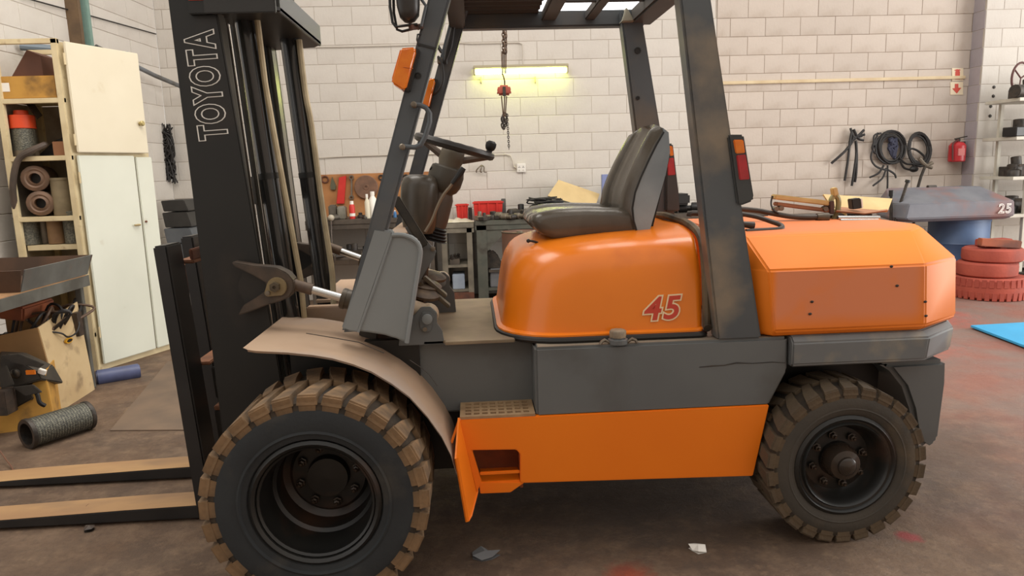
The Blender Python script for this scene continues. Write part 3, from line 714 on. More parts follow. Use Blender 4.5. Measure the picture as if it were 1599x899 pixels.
# front bulkhead below the dash
MB().box((-0.45, YN+0.2, ZD-0.25), (-0.38, YF-0.2, ZD+0.18)).build('bulkhead', M('dark_bulkhead', (70,62,54), (56,50,44), rough=0.7, scale=6), FL, bevel=0.006)
MB().box((-0.70, YN+0.45, ZD+0.03), (-0.36, YN+0.50, ZD+0.10)).build('toe_board', DUSTY, FL, bevel=0.004)
MB().prism([(-0.72, 0.85), (-0.40, 0.85), (-0.40, 0.862), (-0.72, 0.862)], YF-0.42, YF+0.2).build('far_fender', DUSTY, FL)

Yc = 3.02
top = U(709, 232, Yc); bot = U(668, 372, Yc)
axd = (bot-top).normalized(); Lc = (bot-top).length
def ax(t): return top+axd*(Lc*t)
b = MB().lathe([(0.002, -0.015), (0.03, -0.014), (0.046, 0.0), (0.050, 0.02), (0.052, 0.05), (0.044, 0.075), (0.046, 0.08)], top, axd, 24)
colu = b.build('steering_column', M('column_plastic', (104,94,78), (84,76,64), rough=0.5, scale=8), FL, angle=40)
b = MB().lathe([(0.056, 0.078), (0.068, 0.085), (0.074, 0.11), (0.072, 0.15), (0.062, 0.175), (0.05, 0.185), (0.048, 0.2)], top, axd, 24); b.build('switch_housing', M('switch_plastic', (78,72,62), (64,59,52), rough=0.5, scale=8), colu, angle=40)
b = MB().lathe([(0.050, 0.19), (0.058, 0.21), (0.062, 0.30), (0.060, Lc-0.05)], top, axd, 24); b.build('column_tube', M('dusty_brown_plastic', (104,88,76), (86,74,64), rough=0.6, scale=8), colu, angle=40)
pr = []
for k in range(5): pr += [(0.06+0.004*k, Lc-0.06+0.013*k), (0.07+0.004*k, Lc-0.054+0.013*k)]
MB().lathe(pr, top, axd, 24).build('boot', BLACKP, colu)
# steering wheel
wc = U(710, 229, Yc); e1 = (U(770, 246, Yc)-U(651, 213, Yc)).normalized(); e2 = Vector((0, 1, 0)); nw = e1.cross(e2).normalized()
if nw.z < 0: nw = -nw
e2 = (e2+nw*0.02).normalized()
Rw = (U(770, 246, Yc)-U(651, 213, Yc)).length/2-0.008
ringp = [wc+(e1*math.cos(2*PI*k/40)+e2*math.sin(2*PI*k/40))*Rw for k in range(40)]
b = MB(); rings = []
for k in range(40):
    rad = (ringp[k]-wc).normalized(); rr = 0.0165+(0.0014 if k % 2 else 0)
    rings.append([ringp[k]+(rad*math.cos(2*PI*j/8)+nw*math.sin(2*PI*j/8))*rr for j in range(8)])
rings.append(rings[0]); b.loft(rings, cap=False)
sw = b.build('steering_wheel', M('steering_wheel_plastic', (48,42,38), (38,34,32), rough=0.4, scale=20), FL)
for a in (0.15, PI-0.1, 0.5*PI+0.05, ):
    MB().tube([wc-nw*0.055, wc-nw*0.045+(e1*math.cos(a)+e2*math.sin(a))*0.05, wc+(e1*math.cos(a)+e2*math.sin(a))*Rw], [0.017, 0.015, 0.013], 8).build('spoke', MAT['dusty_brown_plastic'], sw)
kb = wc+e1*(Rw-0.012)+e2*(-0.03)
MB().lathe([(0.012, 0.0), (0.012, 0.022), (0.019, 0.028), (0.023, 0.040), (0.022, 0.054), (0.013, 0.062), (0.0, 0.063)], kb, nw, 14).build('knob', BLACKP, sw)
# control lever with its knob
b = MB().tube(smoothpath([U(716,274,2.84), U(704,290,2.84), U(692,305,2.84), U(682,325,2.84), U(674,345,2.84), U(664,362,2.84)], 4), 0.006, 8); lv = b.build('shift_lever', M('lever_rod', (126,112,94), rough=0.4, metal=0.3), FL)
MB().tube([U(706,287,2.84), U(713,278,2.84), U(720,268,2.84), U(724,262,2.84)], [0.010, 0.012, 0.014, 0.011], 10).build('knob', BLACKP, lv)
MB().tube([U(672,262,2.99), U(690,272,3.0)], [0.007, 0.006], 8).build('indicator_stalk', BLACKP, colu)
# instrument / fluid housing
cc = U(655, 356, 2.97)
MB().lathe([(0.060, -0.02), (0.068, 0.0), (0.076, 0.06), (0.079, 0.13), (0.077, 0.18), (0.066, 0.207), (0.045, 0.218), (0.01, 0.22)], cc, (0.06, 0.0, 1), 28).build('instrument_housing', M('instrument_plastic', (86,78,66), (68,62,54), rough=0.32, scale=5), FL, angle=50)
# parking brake lever and bracket
b = MB().bar(U(616,308,2.68), U(664,384,2.68), 0.026, 0.034); pk = b.build('brake_lever', M('brake_lever_paint', (40,38,34), (60,54,45), rough=0.6, scale=20), FL, bevel=0.005)
MB().prism(pts([(632,355), (645,352), (681,392), (679,400), (662,428), (650,450), (655,395)], 2.70), 2.70, 2.712).build('lever_bracket', GREY, FL, bevel=0.002)
for x, y in ((676,388), (652,372)):
    MB().lathe([(0.01, 0.0), (0.01, -0.008), (0.005, -0.010), (0, -0.010)], U(x, y, 2.70), (0,1,0), 6).build('bolt', STEEL, pk)

# ---- valves, pedals and the rear tilt-cylinder ends -------------------
def cyl_end(P0, P1, r, Y_, pn):
    a = U(*P0, Y_); c = U(*P1, Y_)
    t = MB().tube([a, a+(c-a)*0.35, a+(c-a)*0.36, a+(c-a)*0.5, a+(c-a)*0.51, c], [r, r, r*1.12, r*1.12, r*0.95, r*0.9], 18).build('tilt_cylinder', M('dusty_cylinder', (176,158,134), (154,136,112), rough=0.55, scale=9), FL, angle=30)
    MB().lathe([(r*0.95, -r*1.0), (r*0.95, r*1.0)], c, (0,1,0), 18).build('eye', MAT['dusty_cylinder'], t, bevel=0.004)
    return t, c
t1, c1 = cyl_end((600,470), (668,492), 0.043, 2.66, 'near')
t2, c2 = cyl_end((640,425), (690,437), 0.038, 3.20, 'far')
for c, Y_ in ((c1, 2.60), (c2, 3.14)):
    P = [(c.x-0.045, c.z+0.015), (c.x-0.02, c.z+0.043), (c.x+0.015, c.z+0.043), (c.x+0.038, c.z+0.02), (c.x+0.036, c.z-0.02), (c.x+0.055, c.z-0.05), (c.x+0.06, ZD+0.0), (c.x-0.11, ZD+0.0), (c.x-0.10, c.z-0.03)]
    br = MB().prism(P, Y_, Y_+0.014).build('cylinder_bracket', GREY, FL, bevel=0.002)
    MB().prism([(c.x-0.028, c.z-0.005), (c.x-0.014, c.z+0.026), (c.x+0.016, c.z+0.026), (c.x+0.027, c.z+0.004), (c.x+0.012, c.z-0.048), (c.x-0.012, c.z-0.052), (c.x-0.026, c.z-0.035)], Y_-0.008, Y_).build('keeper_plate', GREY, br, bevel=0.002)
    MB().lathe([(0.019, 0.0), (0.019, -0.01), (0.012, -0.012), (0.0, -0.012)], (c.x+0.002, Y_-0.008, c.z), (0,1,0), 16).build('pin', GREY_LT, br)
    MB().lathe([(0.009, 0.0), (0.009, -0.006), (0.0, -0.006)], (c.x-0.008, Y_-0.008, c.z-0.038), (0,1,0), 6).build('bolt', STEEL, br)
for i, (x, y, Y_) in enumerate(((668,446,2.86), (664,460,2.80), (676,432,3.0))):
    p = U(x, y, Y_); MB().lathe([(0.012, -0.01), (0.055, -0.008), (0.058, 0.004), (0.04, 0.016), (0.0, 0.018)], p, (0.2, -0.15, 1), 18).build('pedal', M('worn_pedal', (110,92,72), (70,58,48), rough=0.6, scale=20), FL)
for a, c in (((655,440), (702,478)), ((662,432), (697,462))):
    MB().bar(U(*a, 2.84), U(*c, 2.84), 0.05, 0.014).build('pedal_arm', OILY, FL, bevel=0.003)
MB().tube([U(662,415,2.9), U(656,470,2.9), U(652,515,2.8)], 0.02, 8).build('valve_block', GRIME, FL)

# ---- tilt cylinder rods towards the mast -------------------------------
def tilt_rod(p0, p1, p2, Y_, k):
    a, c, e = U(*p0, Y_), U(*p1, Y_), U(*p2, Y_)
    t = MB().tube([a, a+(c-a)*0.4], [0.021*k, 0.021*k], 14).build('tilt_rod_end', M('rusty_dusty_rod', (112,90,70), (80,64,52), rough=0.6, scale=16), FL)
    MB().tube([a+(c-a)*0.38, c], 0.0155*k, 16).build('chrome_rod', CHROME, t)
    MB().tube([c-(c-a)*0.05, c+(c-a).normalized()*0.012], [0.04*k, 0.04*k], 18).build('gland', OILY, t, bevel=0.004)
    MB().tube([c, e], 0.038*k, 16).build('barrel', OILY, t)
    return t
tilt_rod((455,443), (537,466), (600,478), 2.66, 1.0)
tilt_rod((510,384), (566,404), (640,425), 3.36, 1.0)
def mast_bracket(dx, Y0, Y1):
    P = [(x+dx, z) for x, z in pts([(366,407), (400,413), (435,416), (452,424), (462,436), (463,450), (455,462), (440,468), (420,474), (395,484), (376,490), (384,474), (404,462), (418,452), (420,440), (400,428), (370,414)], 2.66)]
    br = MB().prism(P, Y0, Y1).build('tilt_bracket', M('greasy_bracket', (82,68,56), (60,52,45), rough=0.6, scale=14), FL, bevel=0.004)
    MB().prism([(x+dx, z) for x, z in pts([(384,412), (430,424), (450,436), (446,458), (420,466), (390,480), (372,450)], 2.66)], Y0+0.02, Y1).build('bracket_web', BLACKM, br)
    p = U(437, 445, 2.66)+Vector((dx, 0, 0)); q = U(424, 454, 2.66)+Vector((dx, 0, 0))
    poly = [(p.x+0.036*math.cos(a), p.z+0.036*math.sin(a)) for a in [math.radians(d) for d in range(-60, 161, 20)]]+[(q.x+0.014*math.cos(a), q.z+0.014*math.sin(a)) for a in [math.radians(d) for d in range(180, 300, 30)]]
    MB().prism(poly, Y0-0.012, Y0).build('keeper_plate', M('oiled_plate', (140,122,88), (116,100,72), rough=0.45, scale=10), br, bevel=0.002)
    MB().lathe([(0.019, 0), (0.019, -0.016), (0.007, -0.017), (0.006, -0.010), (0, -0.010)], (p.x-0.004, Y0-0.012, p.z+0.002), (0,1,0), 6).build('pin', OILY, br)
    MB().lathe([(0.009, 0), (0.009, -0.008), (0, -0.009)], (q.x, Y0-0.012, q.z), (0,1,0), 8).build('bolt', STEEL, br)
mast_bracket(0.0, 2.625, 2.69)
mast_bracket(0.0, 3.40, 3.46)

# ---- mast ---------------------------------------------------------------
TILT = 0.055
def mx(x2, z, t=None): return x2 - (TILT if t is None else t)*(z-2.0)       # x of a mast line given its x at z=2
ZT = 2.42
def rail(name, xa, xb, ya, yb, m, zb=0.10, zt=ZT):
    return MB().prism([(mx(xa, zb), zb), (mx(xa, zt), zt), (mx(xb, zt), zt), (mx(xb, zb), zb)], ya, yb).build(name, m, FL, bevel=0.004)
near_rail = MB().prism([(mx(-1.034, 0.10, 0.022), 0.10), (mx(-1.034, ZT, 0.022), ZT), (mx(-0.873, ZT, 0.085), ZT), (mx(-0.873, 0.55, 0.085), 0.55), (mx(-0.873, 0.55, 0.085)-0.03, 0.10)], 2.685, 2.705).build('outer_rail', BLACKM, FL, bevel=0.004)
STRIP = M('polished_rail_edge', (120,116,106), (80,76,70), rough=0.3, metal=0.6, scale=3)
for y0, y1, xa, xb, m in ((2.705, 2.775, -0.90, -0.875, STRIP), (2.705, 2.775, -1.02, -1.0, BLACKM), (2.735, 2.750, -1.01, -0.905, BLACKM), (2.780, 2.82, -0.915, -0.885, STRIP), (2.750, 2.81, -1.01, -0.985, BLACKM)):
    rail('rail_flange' if y0 < 2.72 else 'inner_rail', xa, xb, y0, y1, m)
for y0, y1, xa, xb, m in ((3.495, 3.515, -1.055, -0.885, BLACKM), (3.425, 3.495, -0.91, -0.885, STRIP), (3.39, 3.45, -0.935, -0.905, BLACKM), (3.425, 3.495, -1.055, -1.03, BLACKM), (3.37, 3.38, -1.02, -0.91, STRIP)):
    rail('outer_rail' if y0 > 3.48 else 'inner_rail', xa, xb, y0, y1, m)
# lift cylinders
def lift(Y_, p0, p1, r):
    a, c = U(*p0, Y_), U(*p1, Y_); d = (c-a)/(c.z-a.z)
    A = a+d*(ZT-0.1-a.z); Bm = a+d*(1.42-a.z); C = a+d*(0.16-a.z)
    t = MB().tube([A, Bm, C], r, 20).build('lift_cylinder', M('gloss_black_paint', (40,40,40), rough=0.2, coat=0.5), FL)
    k = Bm
    MB().tube([k-d*0.012, k+d*0.012], r*1.05, 20).build('clamp_band', BLACKM, t)
    return t
lift(2.88, (383,40), (445,440), 0.037)
lift(3.27, (455,80), (500,400), 0.042)
MB().tube([U(401,25,2.86), U(414,130,2.86), U(428,210,2.86), U(452,340,2.86), U(470,440,2.86), U(481,560,2.86)], 0.0115, 8).build('lift_hose', HOSE_B, FL)
MB().tube(smoothpath([U(467,62,3.24), U(476,140,3.24), U(487,200,3.24), U(500,300,3.24), U(512,380,3.22), U(519,430,3.20), U(521,480,3.18)], 3), 0.013, 8).build('lift_hose', HOSE_B, FL)
b = MB()
rail('chain', -0.95, -0.93, 2.98, 3.00, M('oily_chain', (70,56,44), (40,36,32), rough=0.5, scale=90), 0.3, 2.1)
rail('chain', -0.95, -0.93, 3.14, 3.16, MAT['oily_chain'], 0.3, 2.1)
rail('mast_tie_strip', -0.93, -0.915, 3.03, 3.05, STRIP, 0.3, 2.2)
rail('mast_tie_strip', -0.93, -0.915, 3.20, 3.215, STRIP, 0.3, 2.2)
# top cross member
ct = [(-0.905, 2.66), (-0.70, 2.66), (-0.655, 2.70), (-0.655, 3.40), (-0.70, 3.47), (-0.905, 3.53)]
MB().prismz(ct, 2.0, 2.012).build('mast_crossmember', M('mast_top_paint', (48,47,45), (42,41,40), rough=0.45, scale=5), FL)
MB().prismz([(-0.67, 2.70), (-0.655, 2.70), (-0.655, 3.41), (-0.67, 3.41)], 1.995, 2.085).build('crossmember_lip', M('mast_edge_paint', (74,74,72), rough=0.4), FL, bevel=0.003)
MB().box((-0.905, 2.655, 1.985), (-0.66, 2.675, 2.085)).build('crossmember_lip', MAT['mast_top_paint'], FL, bevel=0.003)
MB().box((-0.96, 2.66, 1.985), (-0.88, 2.69, 2.075)).build('mast_stop', BLACKM, FL, bevel=0.003)
MB().box((-0.955, 2.657, 2.03), (-0.90, 2.662, 2.045)).build('red_mark', REDP, FL)
for zz, nm in ((0.30, 'mast_tie'), (0.62, 'mast_tie'), (1.3, 'mast_tie')):
    x_ = mx(-0.99, zz); MB().box((x_-0.03, 2.70, zz), (x_, 3.50, zz+0.12)).build(nm, BLACKM, FL, bevel=0.004)
# lettering on the near rail
P0 = U(336, 214, 2.684); P1 = U(313, 53, 2.684); mid = (P0+P1)/2
ex = (P1-P0).normalized(); tm = frame(ex, (-1, 0, 0), (mid.x, 2.6838, mid.z))
ln_ = (P1-P0).length
size = 0.138
text_mesh('lettering_outline', 'TOYOTA', size, 0.0075, WHITE, tm, FL, 0.0006, spacing=1.14, sx=ln_/(size*4.28))
text_mesh('lettering_fill', 'TOYOTA', size, 0.0028, BLACKM, tm @ Matrix.Translation((0, 0, 0.0008)), FL, 0.0006, spacing=1.14, sx=ln_/(size*4.28))

# ---- carriage and forks ----------------------------------------------------
def cb(name, y0, y1, xa, xb, z0, z1, m): return MB().prism([(mx(xa, z0), z0), (mx(xa, z1), z1), (mx(xb, z1), z1), (mx(xb, z0), z0)], y0, y1).build(name, m, FL, bevel=0.004)
cb('carriage_bar', 3.02, 3.60, -1.29, -1.22, 1.07, 1.085, RUSTD)
cb('carriage_bar', 3.02, 3.60, -1.235, -1.22, 1.085, 1.13, RUST)
cb('carriage_bar', 3.02, 3.58, -1.29, -1.22, 0.63, 0.645, RUSTD)
cb('carriage_bar', 3.02, 3.58, -1.22, -1.14, 0.48, 0.62, BLACKM)
cb('carriage_bar', 2.98, 3.60, -1.22, -1.12, 0.44, 0.46, RUSTD)
cb('carriage_bar', 2.98, 3.60, -1.22, -1.13, 0.30, 0.44, BLACKM)

cb('carriage_roller_plate', 2.80, 2.86, -1.12, -1.05, 0.28, 0.62, BLACKM)
for i in range(6):
    p = Vector((mx(-1.17, 0.57), 2.95+0.05*i, 0.565)); MB().box((p.x-0.012, p.y, 0.555), (p.x+0.03, p.y+0.02, 0.575)).build('carriage_notch', GRIME, FL)
FORK = M('fork_top_steel', (176,140,96), (156,120,84), rough=0.75, scale=5, dirt=(120,96,76), damt=0.35, dscale=4, stretch=(0.4, 1, 1))
FORKB = M('fork_black_paint', (40,38,37), (30,29,29), rough=0.45, scale=5)
for y0, y1, dx_ in ((2.866, 3.012, 0.0), (3.29, 3.436, -0.06)):
    xs_, zt_ = mx(-1.255, 1.16), 1.16
    b = MB().prism([(x+dx_, z) for x, z in [(mx(-1.31, 0.10), 0.035), (mx(-1.31, zt_), zt_), (mx(-1.31, zt_)+0.055, zt_+0.004), (mx(-1.255, 0.10)+0.01, 0.06), (mx(-1.25, 0.1)-0.02, 0.012), (mx(-1.31, 0.1), 0.01)]], y0, y1)
    sh = b.build('fork_shank', FORKB, FL, bevel=0.007, seg=2)
    xh = mx(-1.26, 0.1)+dx_
    bl = MB().prism([(xh, 0.066), (-1.5, 0.060), (-2.2, 0.040), (-2.42, 0.030), (-2.42, 0.018), (-2.2, 0.012), (xh, 0.010)], y0, y1).build('fork_blade', FORKB, FL, bevel=0.003)
    MB().prism([(xh-0.05, 0.0662), (-1.5, 0.0612), (-2.2, 0.0412), (-2.41, 0.0312), (-2.41, 0.030), (-2.2, 0.0395), (-1.5, 0.0595), (xh-0.05, 0.064)], y0+0.004, y1-0.004).build('worn_top', FORK, bl)
p = UZ(152, 786, 0.06); MB().lathe([(0.045, 0), (0.045, 0.0012)], (p.x, p.y, 0.0545), (0,0,1), 18).build('oil_stain', RUST, FL)
p = U(313, 648, 2.86); MB().lathe([(0.014, 0), (0.014, -0.012), (0, -0.014)], (mx(-1.1, 0.5), 2.80, 0.47), (0,1,0), 10).build('bolt', BLACKM, FL)

# ---- driver's seat ---------------------------------------------------------
SY0, SY1 = 2.78, 3.32; SC = (SY0+SY1)/2; SH = (SY1-SY0)/2
cush = pts([(829,345), (832,337), (843,331), (870,326), (915,324), (965,325), (1000,330), (1006,345), (1005,372), (985,372), (950,369), (915,373), (885,376), (860,374), (840,363)], 2.80)
ccx = sum(p[0] for p in cush)/len(cush); ccz = sum(p[1] for p in cush)/len(cush)
def seatloft(poly, pivot, stations):
    rings = []
    for u, s_, lift_ in stations:
        rings.append([(pivot[0]+(x-pivot[0])*s_[0], SC+u*SH, pivot[1]+(z-pivot[1])*s_[1]+lift_(x, z)) for x, z in poly])
    return rings
zt_ = max(p[1] for p in cush)
no = lambda x, z: 0.0
def dip(d): return lambda x, z: -d if z > ccz+0.01 else 0.0
st = [(-0.98, (0.80, 0.55), no), (-0.94, (0.93, 0.85), no), (-0.84, (0.985, 0.98), no), (-0.70, (1, 1), no), (-0.55, (1, 1), dip(0.012)), (-0.53, (1, 1), dip(0.020)), (-0.51, (1, 1), dip(0.012)), (-0.25, (1.01, 1), dip(0.010)), (-0.235, (1.01, 1), dip(0.018)), (-0.22, (1.01, 1), dip(0.010)), (0, (1.015, 1), dip(0.012))]
st = st+[(-u, s_, l_) for u, s_, l_ in reversed(st[:-1])]
seat = MB().loft(seatloft(cush, (ccx, ccz), st)).build('seat', VINYL, FL, angle=60)
# backrest: stations across the width; each is a side profile; the outer ones carry bolsters
bk = pts([(980,372), (972,345), (970,325), (974,300), (983,275), (995,248), (1009,219), (1021,198), (1036,190), (1045,198), (1046,232), (1038,270), (1027,310), (1017,345), (1009,374)], 2.79)
bz0 = min(p[1] for p in bk); bz1 = max(p[1] for p in bk)
def backst(u):
    au = abs(u); rings = []
    topdrop = 0.045*max(0, au-0.35)**1.6
    out = []
    for i, (x, z) in enumerate(bk):
        t = (z-bz0)/(bz1-bz0)
        front = i < 8
        dx = 0.0
        if front: dx = 0.055*(1-min(1, (au/0.72)**2))*(1.0 if 0.1 < t else 0.5) if au < 0.72 else 0.0
        if au > 0.72 and front: dx += ((au-0.72)/0.28)**2.2*0.046
        zz = z-topdrop*max(0, (t-0.35)/0.65)
        out.append((x+dx, SC+u*SH*(1-0.22*max(0, t-0.45)**1.3), zz))
    return out
us = [-1.0, -0.96, -0.88, -0.78, -0.66, -0.60, -0.57, -0.54, -0.35, -0.1, 0.1, 0.35, 0.54, 0.57, 0.60, 0.66, 0.78, 0.88, 0.96, 1.0]
rings = []
for u in us:
    r = backst(u)
    if abs(u) in (0.57,): r = [(x+(0.008 if i < 8 else 0), y, z) for i, (x, y, z) in enumerate(r)]
    rings.append(r)
br_ = MB().loft(rings).build('backrest', VINYL, seat, angle=60)
sp = [(x, SC-SH*(1-0.22*max(0, (z-bz0)/(bz1-bz0)-0.45)**1.3)-0.001, z-0.022*max(0, ((z-bz0)/(bz1-bz0)-0.35)/0.65)) for x, z in bk]
cxs = sum(p[0] for p in sp)/len(sp); czs = sum(p[2] for p in sp)/len(sp)
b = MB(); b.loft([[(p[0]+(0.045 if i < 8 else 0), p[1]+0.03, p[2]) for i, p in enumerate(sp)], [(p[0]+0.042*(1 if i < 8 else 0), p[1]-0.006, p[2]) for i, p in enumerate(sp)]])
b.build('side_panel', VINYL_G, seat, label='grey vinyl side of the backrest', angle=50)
MB().tube([(p[0]+0.041, p[1]-0.006, p[2]) for p in sp[:8]], 0.004, 6).build('piping', BLACKP, seat)
MB().sheet([U(1012,374,2.80)+Vector((0.006,0.02,0)), U(1044,236,2.80)+Vector((0.006,0.02,-0.01)), U(1044,236,2.80)+Vector((0.006,0.44,-0.01)), U(1012,374,2.80)+Vector((0.006,0.48,0))], 0.014).build('back_shell', BLACKP, seat)
for Ys in (2.86, 3.22):
    p0, p1 = U(862,378,Ys), U(990,374,Ys)
    MB().box((p0.x, Ys, 1.152), (p1.x+0.08, Ys+0.03, max(1.16, p1.z+0.02))).build('seat_rail', BLACKP, seat)
MB().box((0.36, 2.92, 1.150), (0.66, 3.18, 1.20)).build('suspension_base', BLACKP, seat)
MB().tube(smoothpath([U(826,376,2.80), U(834,377,2.80), U(850,382,2.82), U(870,382,2.86)], 4), [0.005]*13, 6).build('adjuster_lever', BLACKP, seat)
MB().sphere(U(825,376,2.80), 0.008, 8, 6).build('adjuster_knob', BLACKP, seat)
# ================================================================== things around the forklift
def zbox(x0, y0, x1, y1, Y, d, z0=None):
    a = U(x0, y1, Y); c = U(x1, y0, Y); xa = U(x0, (y0+y1)/2, Y).x; xb = U(x1, (y0+y1)/2, Y).x
    return (xa, Y, a.z if z0 is None else z0), (xb, Y+d, c.z)
# ---------------------------------------------------------------- steel cabinet and its open shelves
CY0, CY1 = 5.38, 5.86
XL, XR = -3.335, -2.868
cab = thing('steel_cabinet', (-2.95, 5.6, 0), 'tall cream steel cabinet with open shelves and white doors', 'cabinet')
for x in (XL, XR-0.045):
    for y in (CY0, CY1-0.035):
        MB().box((x, y, 0), (x+0.045, y+0.035, 2.42)).build('post', CREAM_FRAME, cab, bevel=0.004)
MB().box((XL, CY0, 2.385), (XR, CY0+0.03, 2.42)).build('top_rail', CREAM_FRAME, cab, bevel=0.003)
MB().box((XL, CY1-0.03, 2.385), (XR, CY1, 2.42)).build('top_rail', CREAM_FRAME, cab, bevel=0.003)
SHZ = [2.015, 1.612, 1.178, 0.74, 0.3]
for z in SHZ:
    b = MB().box((XL, CY0+0.002, z-0.035), (XR, CY0+0.03, z+0.0)); b.box((XL, CY0+0.02, z-0.012), (XR, CY1, z)); b.build('shelf', CREAM_FRAME, cab, bevel=0.003)
MB().box((XL, CY1-0.006, 0.05), (XR, CY1, 2.0)).build('back_panel', M('grimy_back_panel', (176,166,150), (136,126,112), rough=0.7, scale=5), cab)
MB().box((XL, CY0+0.03, 0.05), (XL+0.006, CY1, 2.0)).build('side_panel', MAT['grimy_back_panel'], cab)
# door side: runs back from the right front post
DX, DY = -2.862, 5.372
dd = Vector((2.616-2.866, 5.954-5.378, 0)); dd = Vector((0.25, 0.576, 0)).normalized(); dn = Vector((dd.y, -dd.x, 0))
def dpt(u, z, o=0.0): p = Vector((DX, DY, 0))+dd*u+dn*o; p.z = z; return p
def door(u0, u1, z0, z1, m, t=0.02, o=0.0, lab=None):
    P = [dpt(u0, z0, o), dpt(u1, z0, o), dpt(u1, z1, o), dpt(u0, z1, o)]
    return MB().sheet(P, t, dn).build('door', m, cab, bevel=0.005, label=lab)
d1 = door(0.035, 0.66, 1.63, 2.40, CREAM_STEEL, o=0.02, lab='cream upper door with round knob')
k = dpt(0.60, 1.86, 0.03); MB().lathe([(0.012, 0), (0.012, 0.015), (0.02, 0.02), (0.02, 0.034), (0.014, 0.04), (0, 0.04)], k, dn, 14).build('knob', M('brass_knob', (176,160,110), rough=0.4, metal=0.5), d1)
d2 = door(0.04, 0.53, 0.05, 1.61, WHITE_STEEL, o=0.004, lab='white lower door with small handle')
k = dpt(0.49, 1.07, 0.014); MB().tube([k, k+dn*0.02, k+dn*0.022-dd*0.05], 0.008, 8).build('handle', M('dull_handle', (170,150,110), rough=0.4, metal=0.4), d2)
d3 = door(0.545, 0.70, 0.05, 1.60, WHITE_STEEL, o=0.0)
MB().lathe([(0.008, 0), (0.008, 0.012), (0, 0.014)], dpt(0.57, 1.09, 0.01), dn, 10).build('lock', RUST, d3)
for zz in (2.28, 1.72, 1.45, 0.3):
    MB().tube([dpt(0.028, zz-0.04, 0.02), dpt(0.028, zz+0.04, 0.02)], 0.007, 8).build('hinge', CREAM_FRAME, cab)
MB().sheet([dpt(0.02, 0, -0.03), dpt(0.70, 0, -0.03), dpt(0.70, 2.40, -0.03), dpt(0.02, 2.40, -0.03)], 0.02, dn).build('door_frame', CREAM_FRAME, cab)

# things on the cabinet shelves
def shelf_x(px, y, Y): return U(px, y, Y).x
z = SHZ[0]+0.001
b = MB().box((shelf_x(-10, 130, 5.42), 5.40, z), (shelf_x(89, 130, 5.42), 5.74, z+0.155)); bx = b.build('flat_carton', CARD_Y, None, 'flat ochre carton with white sticker on top cabinet shelf', 'carton', bevel=0.004)
MB().box((shelf_x(2, 130, 5.4), 5.398, z+0.05), (shelf_x(14, 130, 5.4), 5.40, z+0.11)).build('sticker', WHITE, bx)
p = U(62, 95, 5.7); b = MB().prism([(p.x-0.07, z+0.157), (p.x+0.15, z+0.157), (p.x+0.15, z+0.30), (p.x+0.06, z+0.34)], 5.45, 5.7); b.build('brown_carton', M('dark_cardboard', (96,62,46), (84,54,42), rough=0.85, scale=5), None, 'dark brown carton on top of the flat ochre carton', 'carton')
z = SHZ[1]+0.001
c = U(38, 215, 5.50); t = thing('air_filter', (c.x, 5.50, z), 'perforated air filter with bright red cap on cabinet shelf', 'filter')
MB().lathe([(0.078, 0), (0.078, 0.20)], (c.x, 5.50, z), (0,0,1), 24).build('filter_body', MESHM, t)
MB().lathe([(0.078, 0.20), (0.085, 0.203), (0.083, 0.295), (0.05, 0.30), (0.045, 0.33), (0, 0.335)], (c.x, 5.50, z), (0,0,1), 24).build('cap', M('red_cap', (214,72,30), rough=0.5), t)
MB().lathe([(0.081, 0), (0.081, 0.045)], (c.x, 5.50, z), (0,0,1), 24).build('base_ring', STEEL, t)
p = U(56, 175, 5.5); MB().sheet([U(40,162,5.52), U(54,163,5.55), U(66,180,5.52), U(58,186,5.5), U(50,172,5.48)], 0.006).build('black_rag', GRIME, None, 'black flap of rubber draped on the red capped filter', 'rubber')
b = MB().box((shelf_x(81, 222, 5.42), 5.42, z), (shelf_x(103, 222, 5.42), 5.54, z+0.10)); b.build('small_carton', M('small_brown_carton', (140,96,66), rough=0.85), None, 'small brown carton at the right end of filter shelf', 'carton', bevel=0.003)
MB().tube(smoothpath([(c.x+0.04, 5.43, z+0.03), U(70, 226, 5.42), U(50, 235, 5.37), U(28, 250, 5.355), U(20, 290, 5.36), U(24, 325, 5.40)], 5), 0.022, 10).build('rubber_hose', M('brown_rubber_hose', (84,70,60), (68,58,50), rough=0.6, scale=9), None, 'brown rubber hose hanging over the cabinet shelf edge', 'hose')
MB().sheet([(shelf_x(58,215,5.7), 5.66, z+0.0), (shelf_x(104,215,5.7), 5.72, z+0.0), (shelf_x(104,190,5.7), 5.74, z+0.17), (shelf_x(76,190,5.7), 5.74, z+0.12)], 0.01).build('metal_offcut', GRIME, None, 'dark metal offcut leaning at back of filter shelf', 'metal')
z = SHZ[2]+0.001
def roll(px, py, zc, r, label, i):
    c = U(px, py, 5.42); t = thing('rolled_filter', (c.x, 5.5, zc-r), label, 'filter', 'filter rolls on the cabinet shelf')
    MB().lathe([(r, 0), (r, 0.33)], (c.x, 5.42, zc), (-0.35, 1, 0), 22, cap=False).build('shell', M('rust_filter_shell', (98,76,60), (76,60,50), rough=0.7, scale=8), t)
    MB().lathe([(r*0.98, -0.004), (r, -0.002), (r*0.72, -0.012), (r*0.60, -0.006), (r*0.42, -0.016), (r*0.38, 0.1)], (c.x, 5.42, zc), (-0.35, 1, 0), 22, cap=False).build('end_ring', M('rust_end_ring', (122,92,70), (98,76,60), rough=0.6, scale=12), t)
    MB().lathe([(r*0.97, 0.06), (r*0.97, 0.064)], (c.x, 5.42, zc), (-0.35, 1, 0), 18).build('bore', BLACKP, t)
r_ = 0.095
roll(61, 302, z+r_, 0.090, 'lower of two rusty rolled filters on cabinet shelf', 0)
roll(54, 272, z+r_*2.9, 0.092, 'upper of two rusty rolled filters on cabinet shelf', 1)
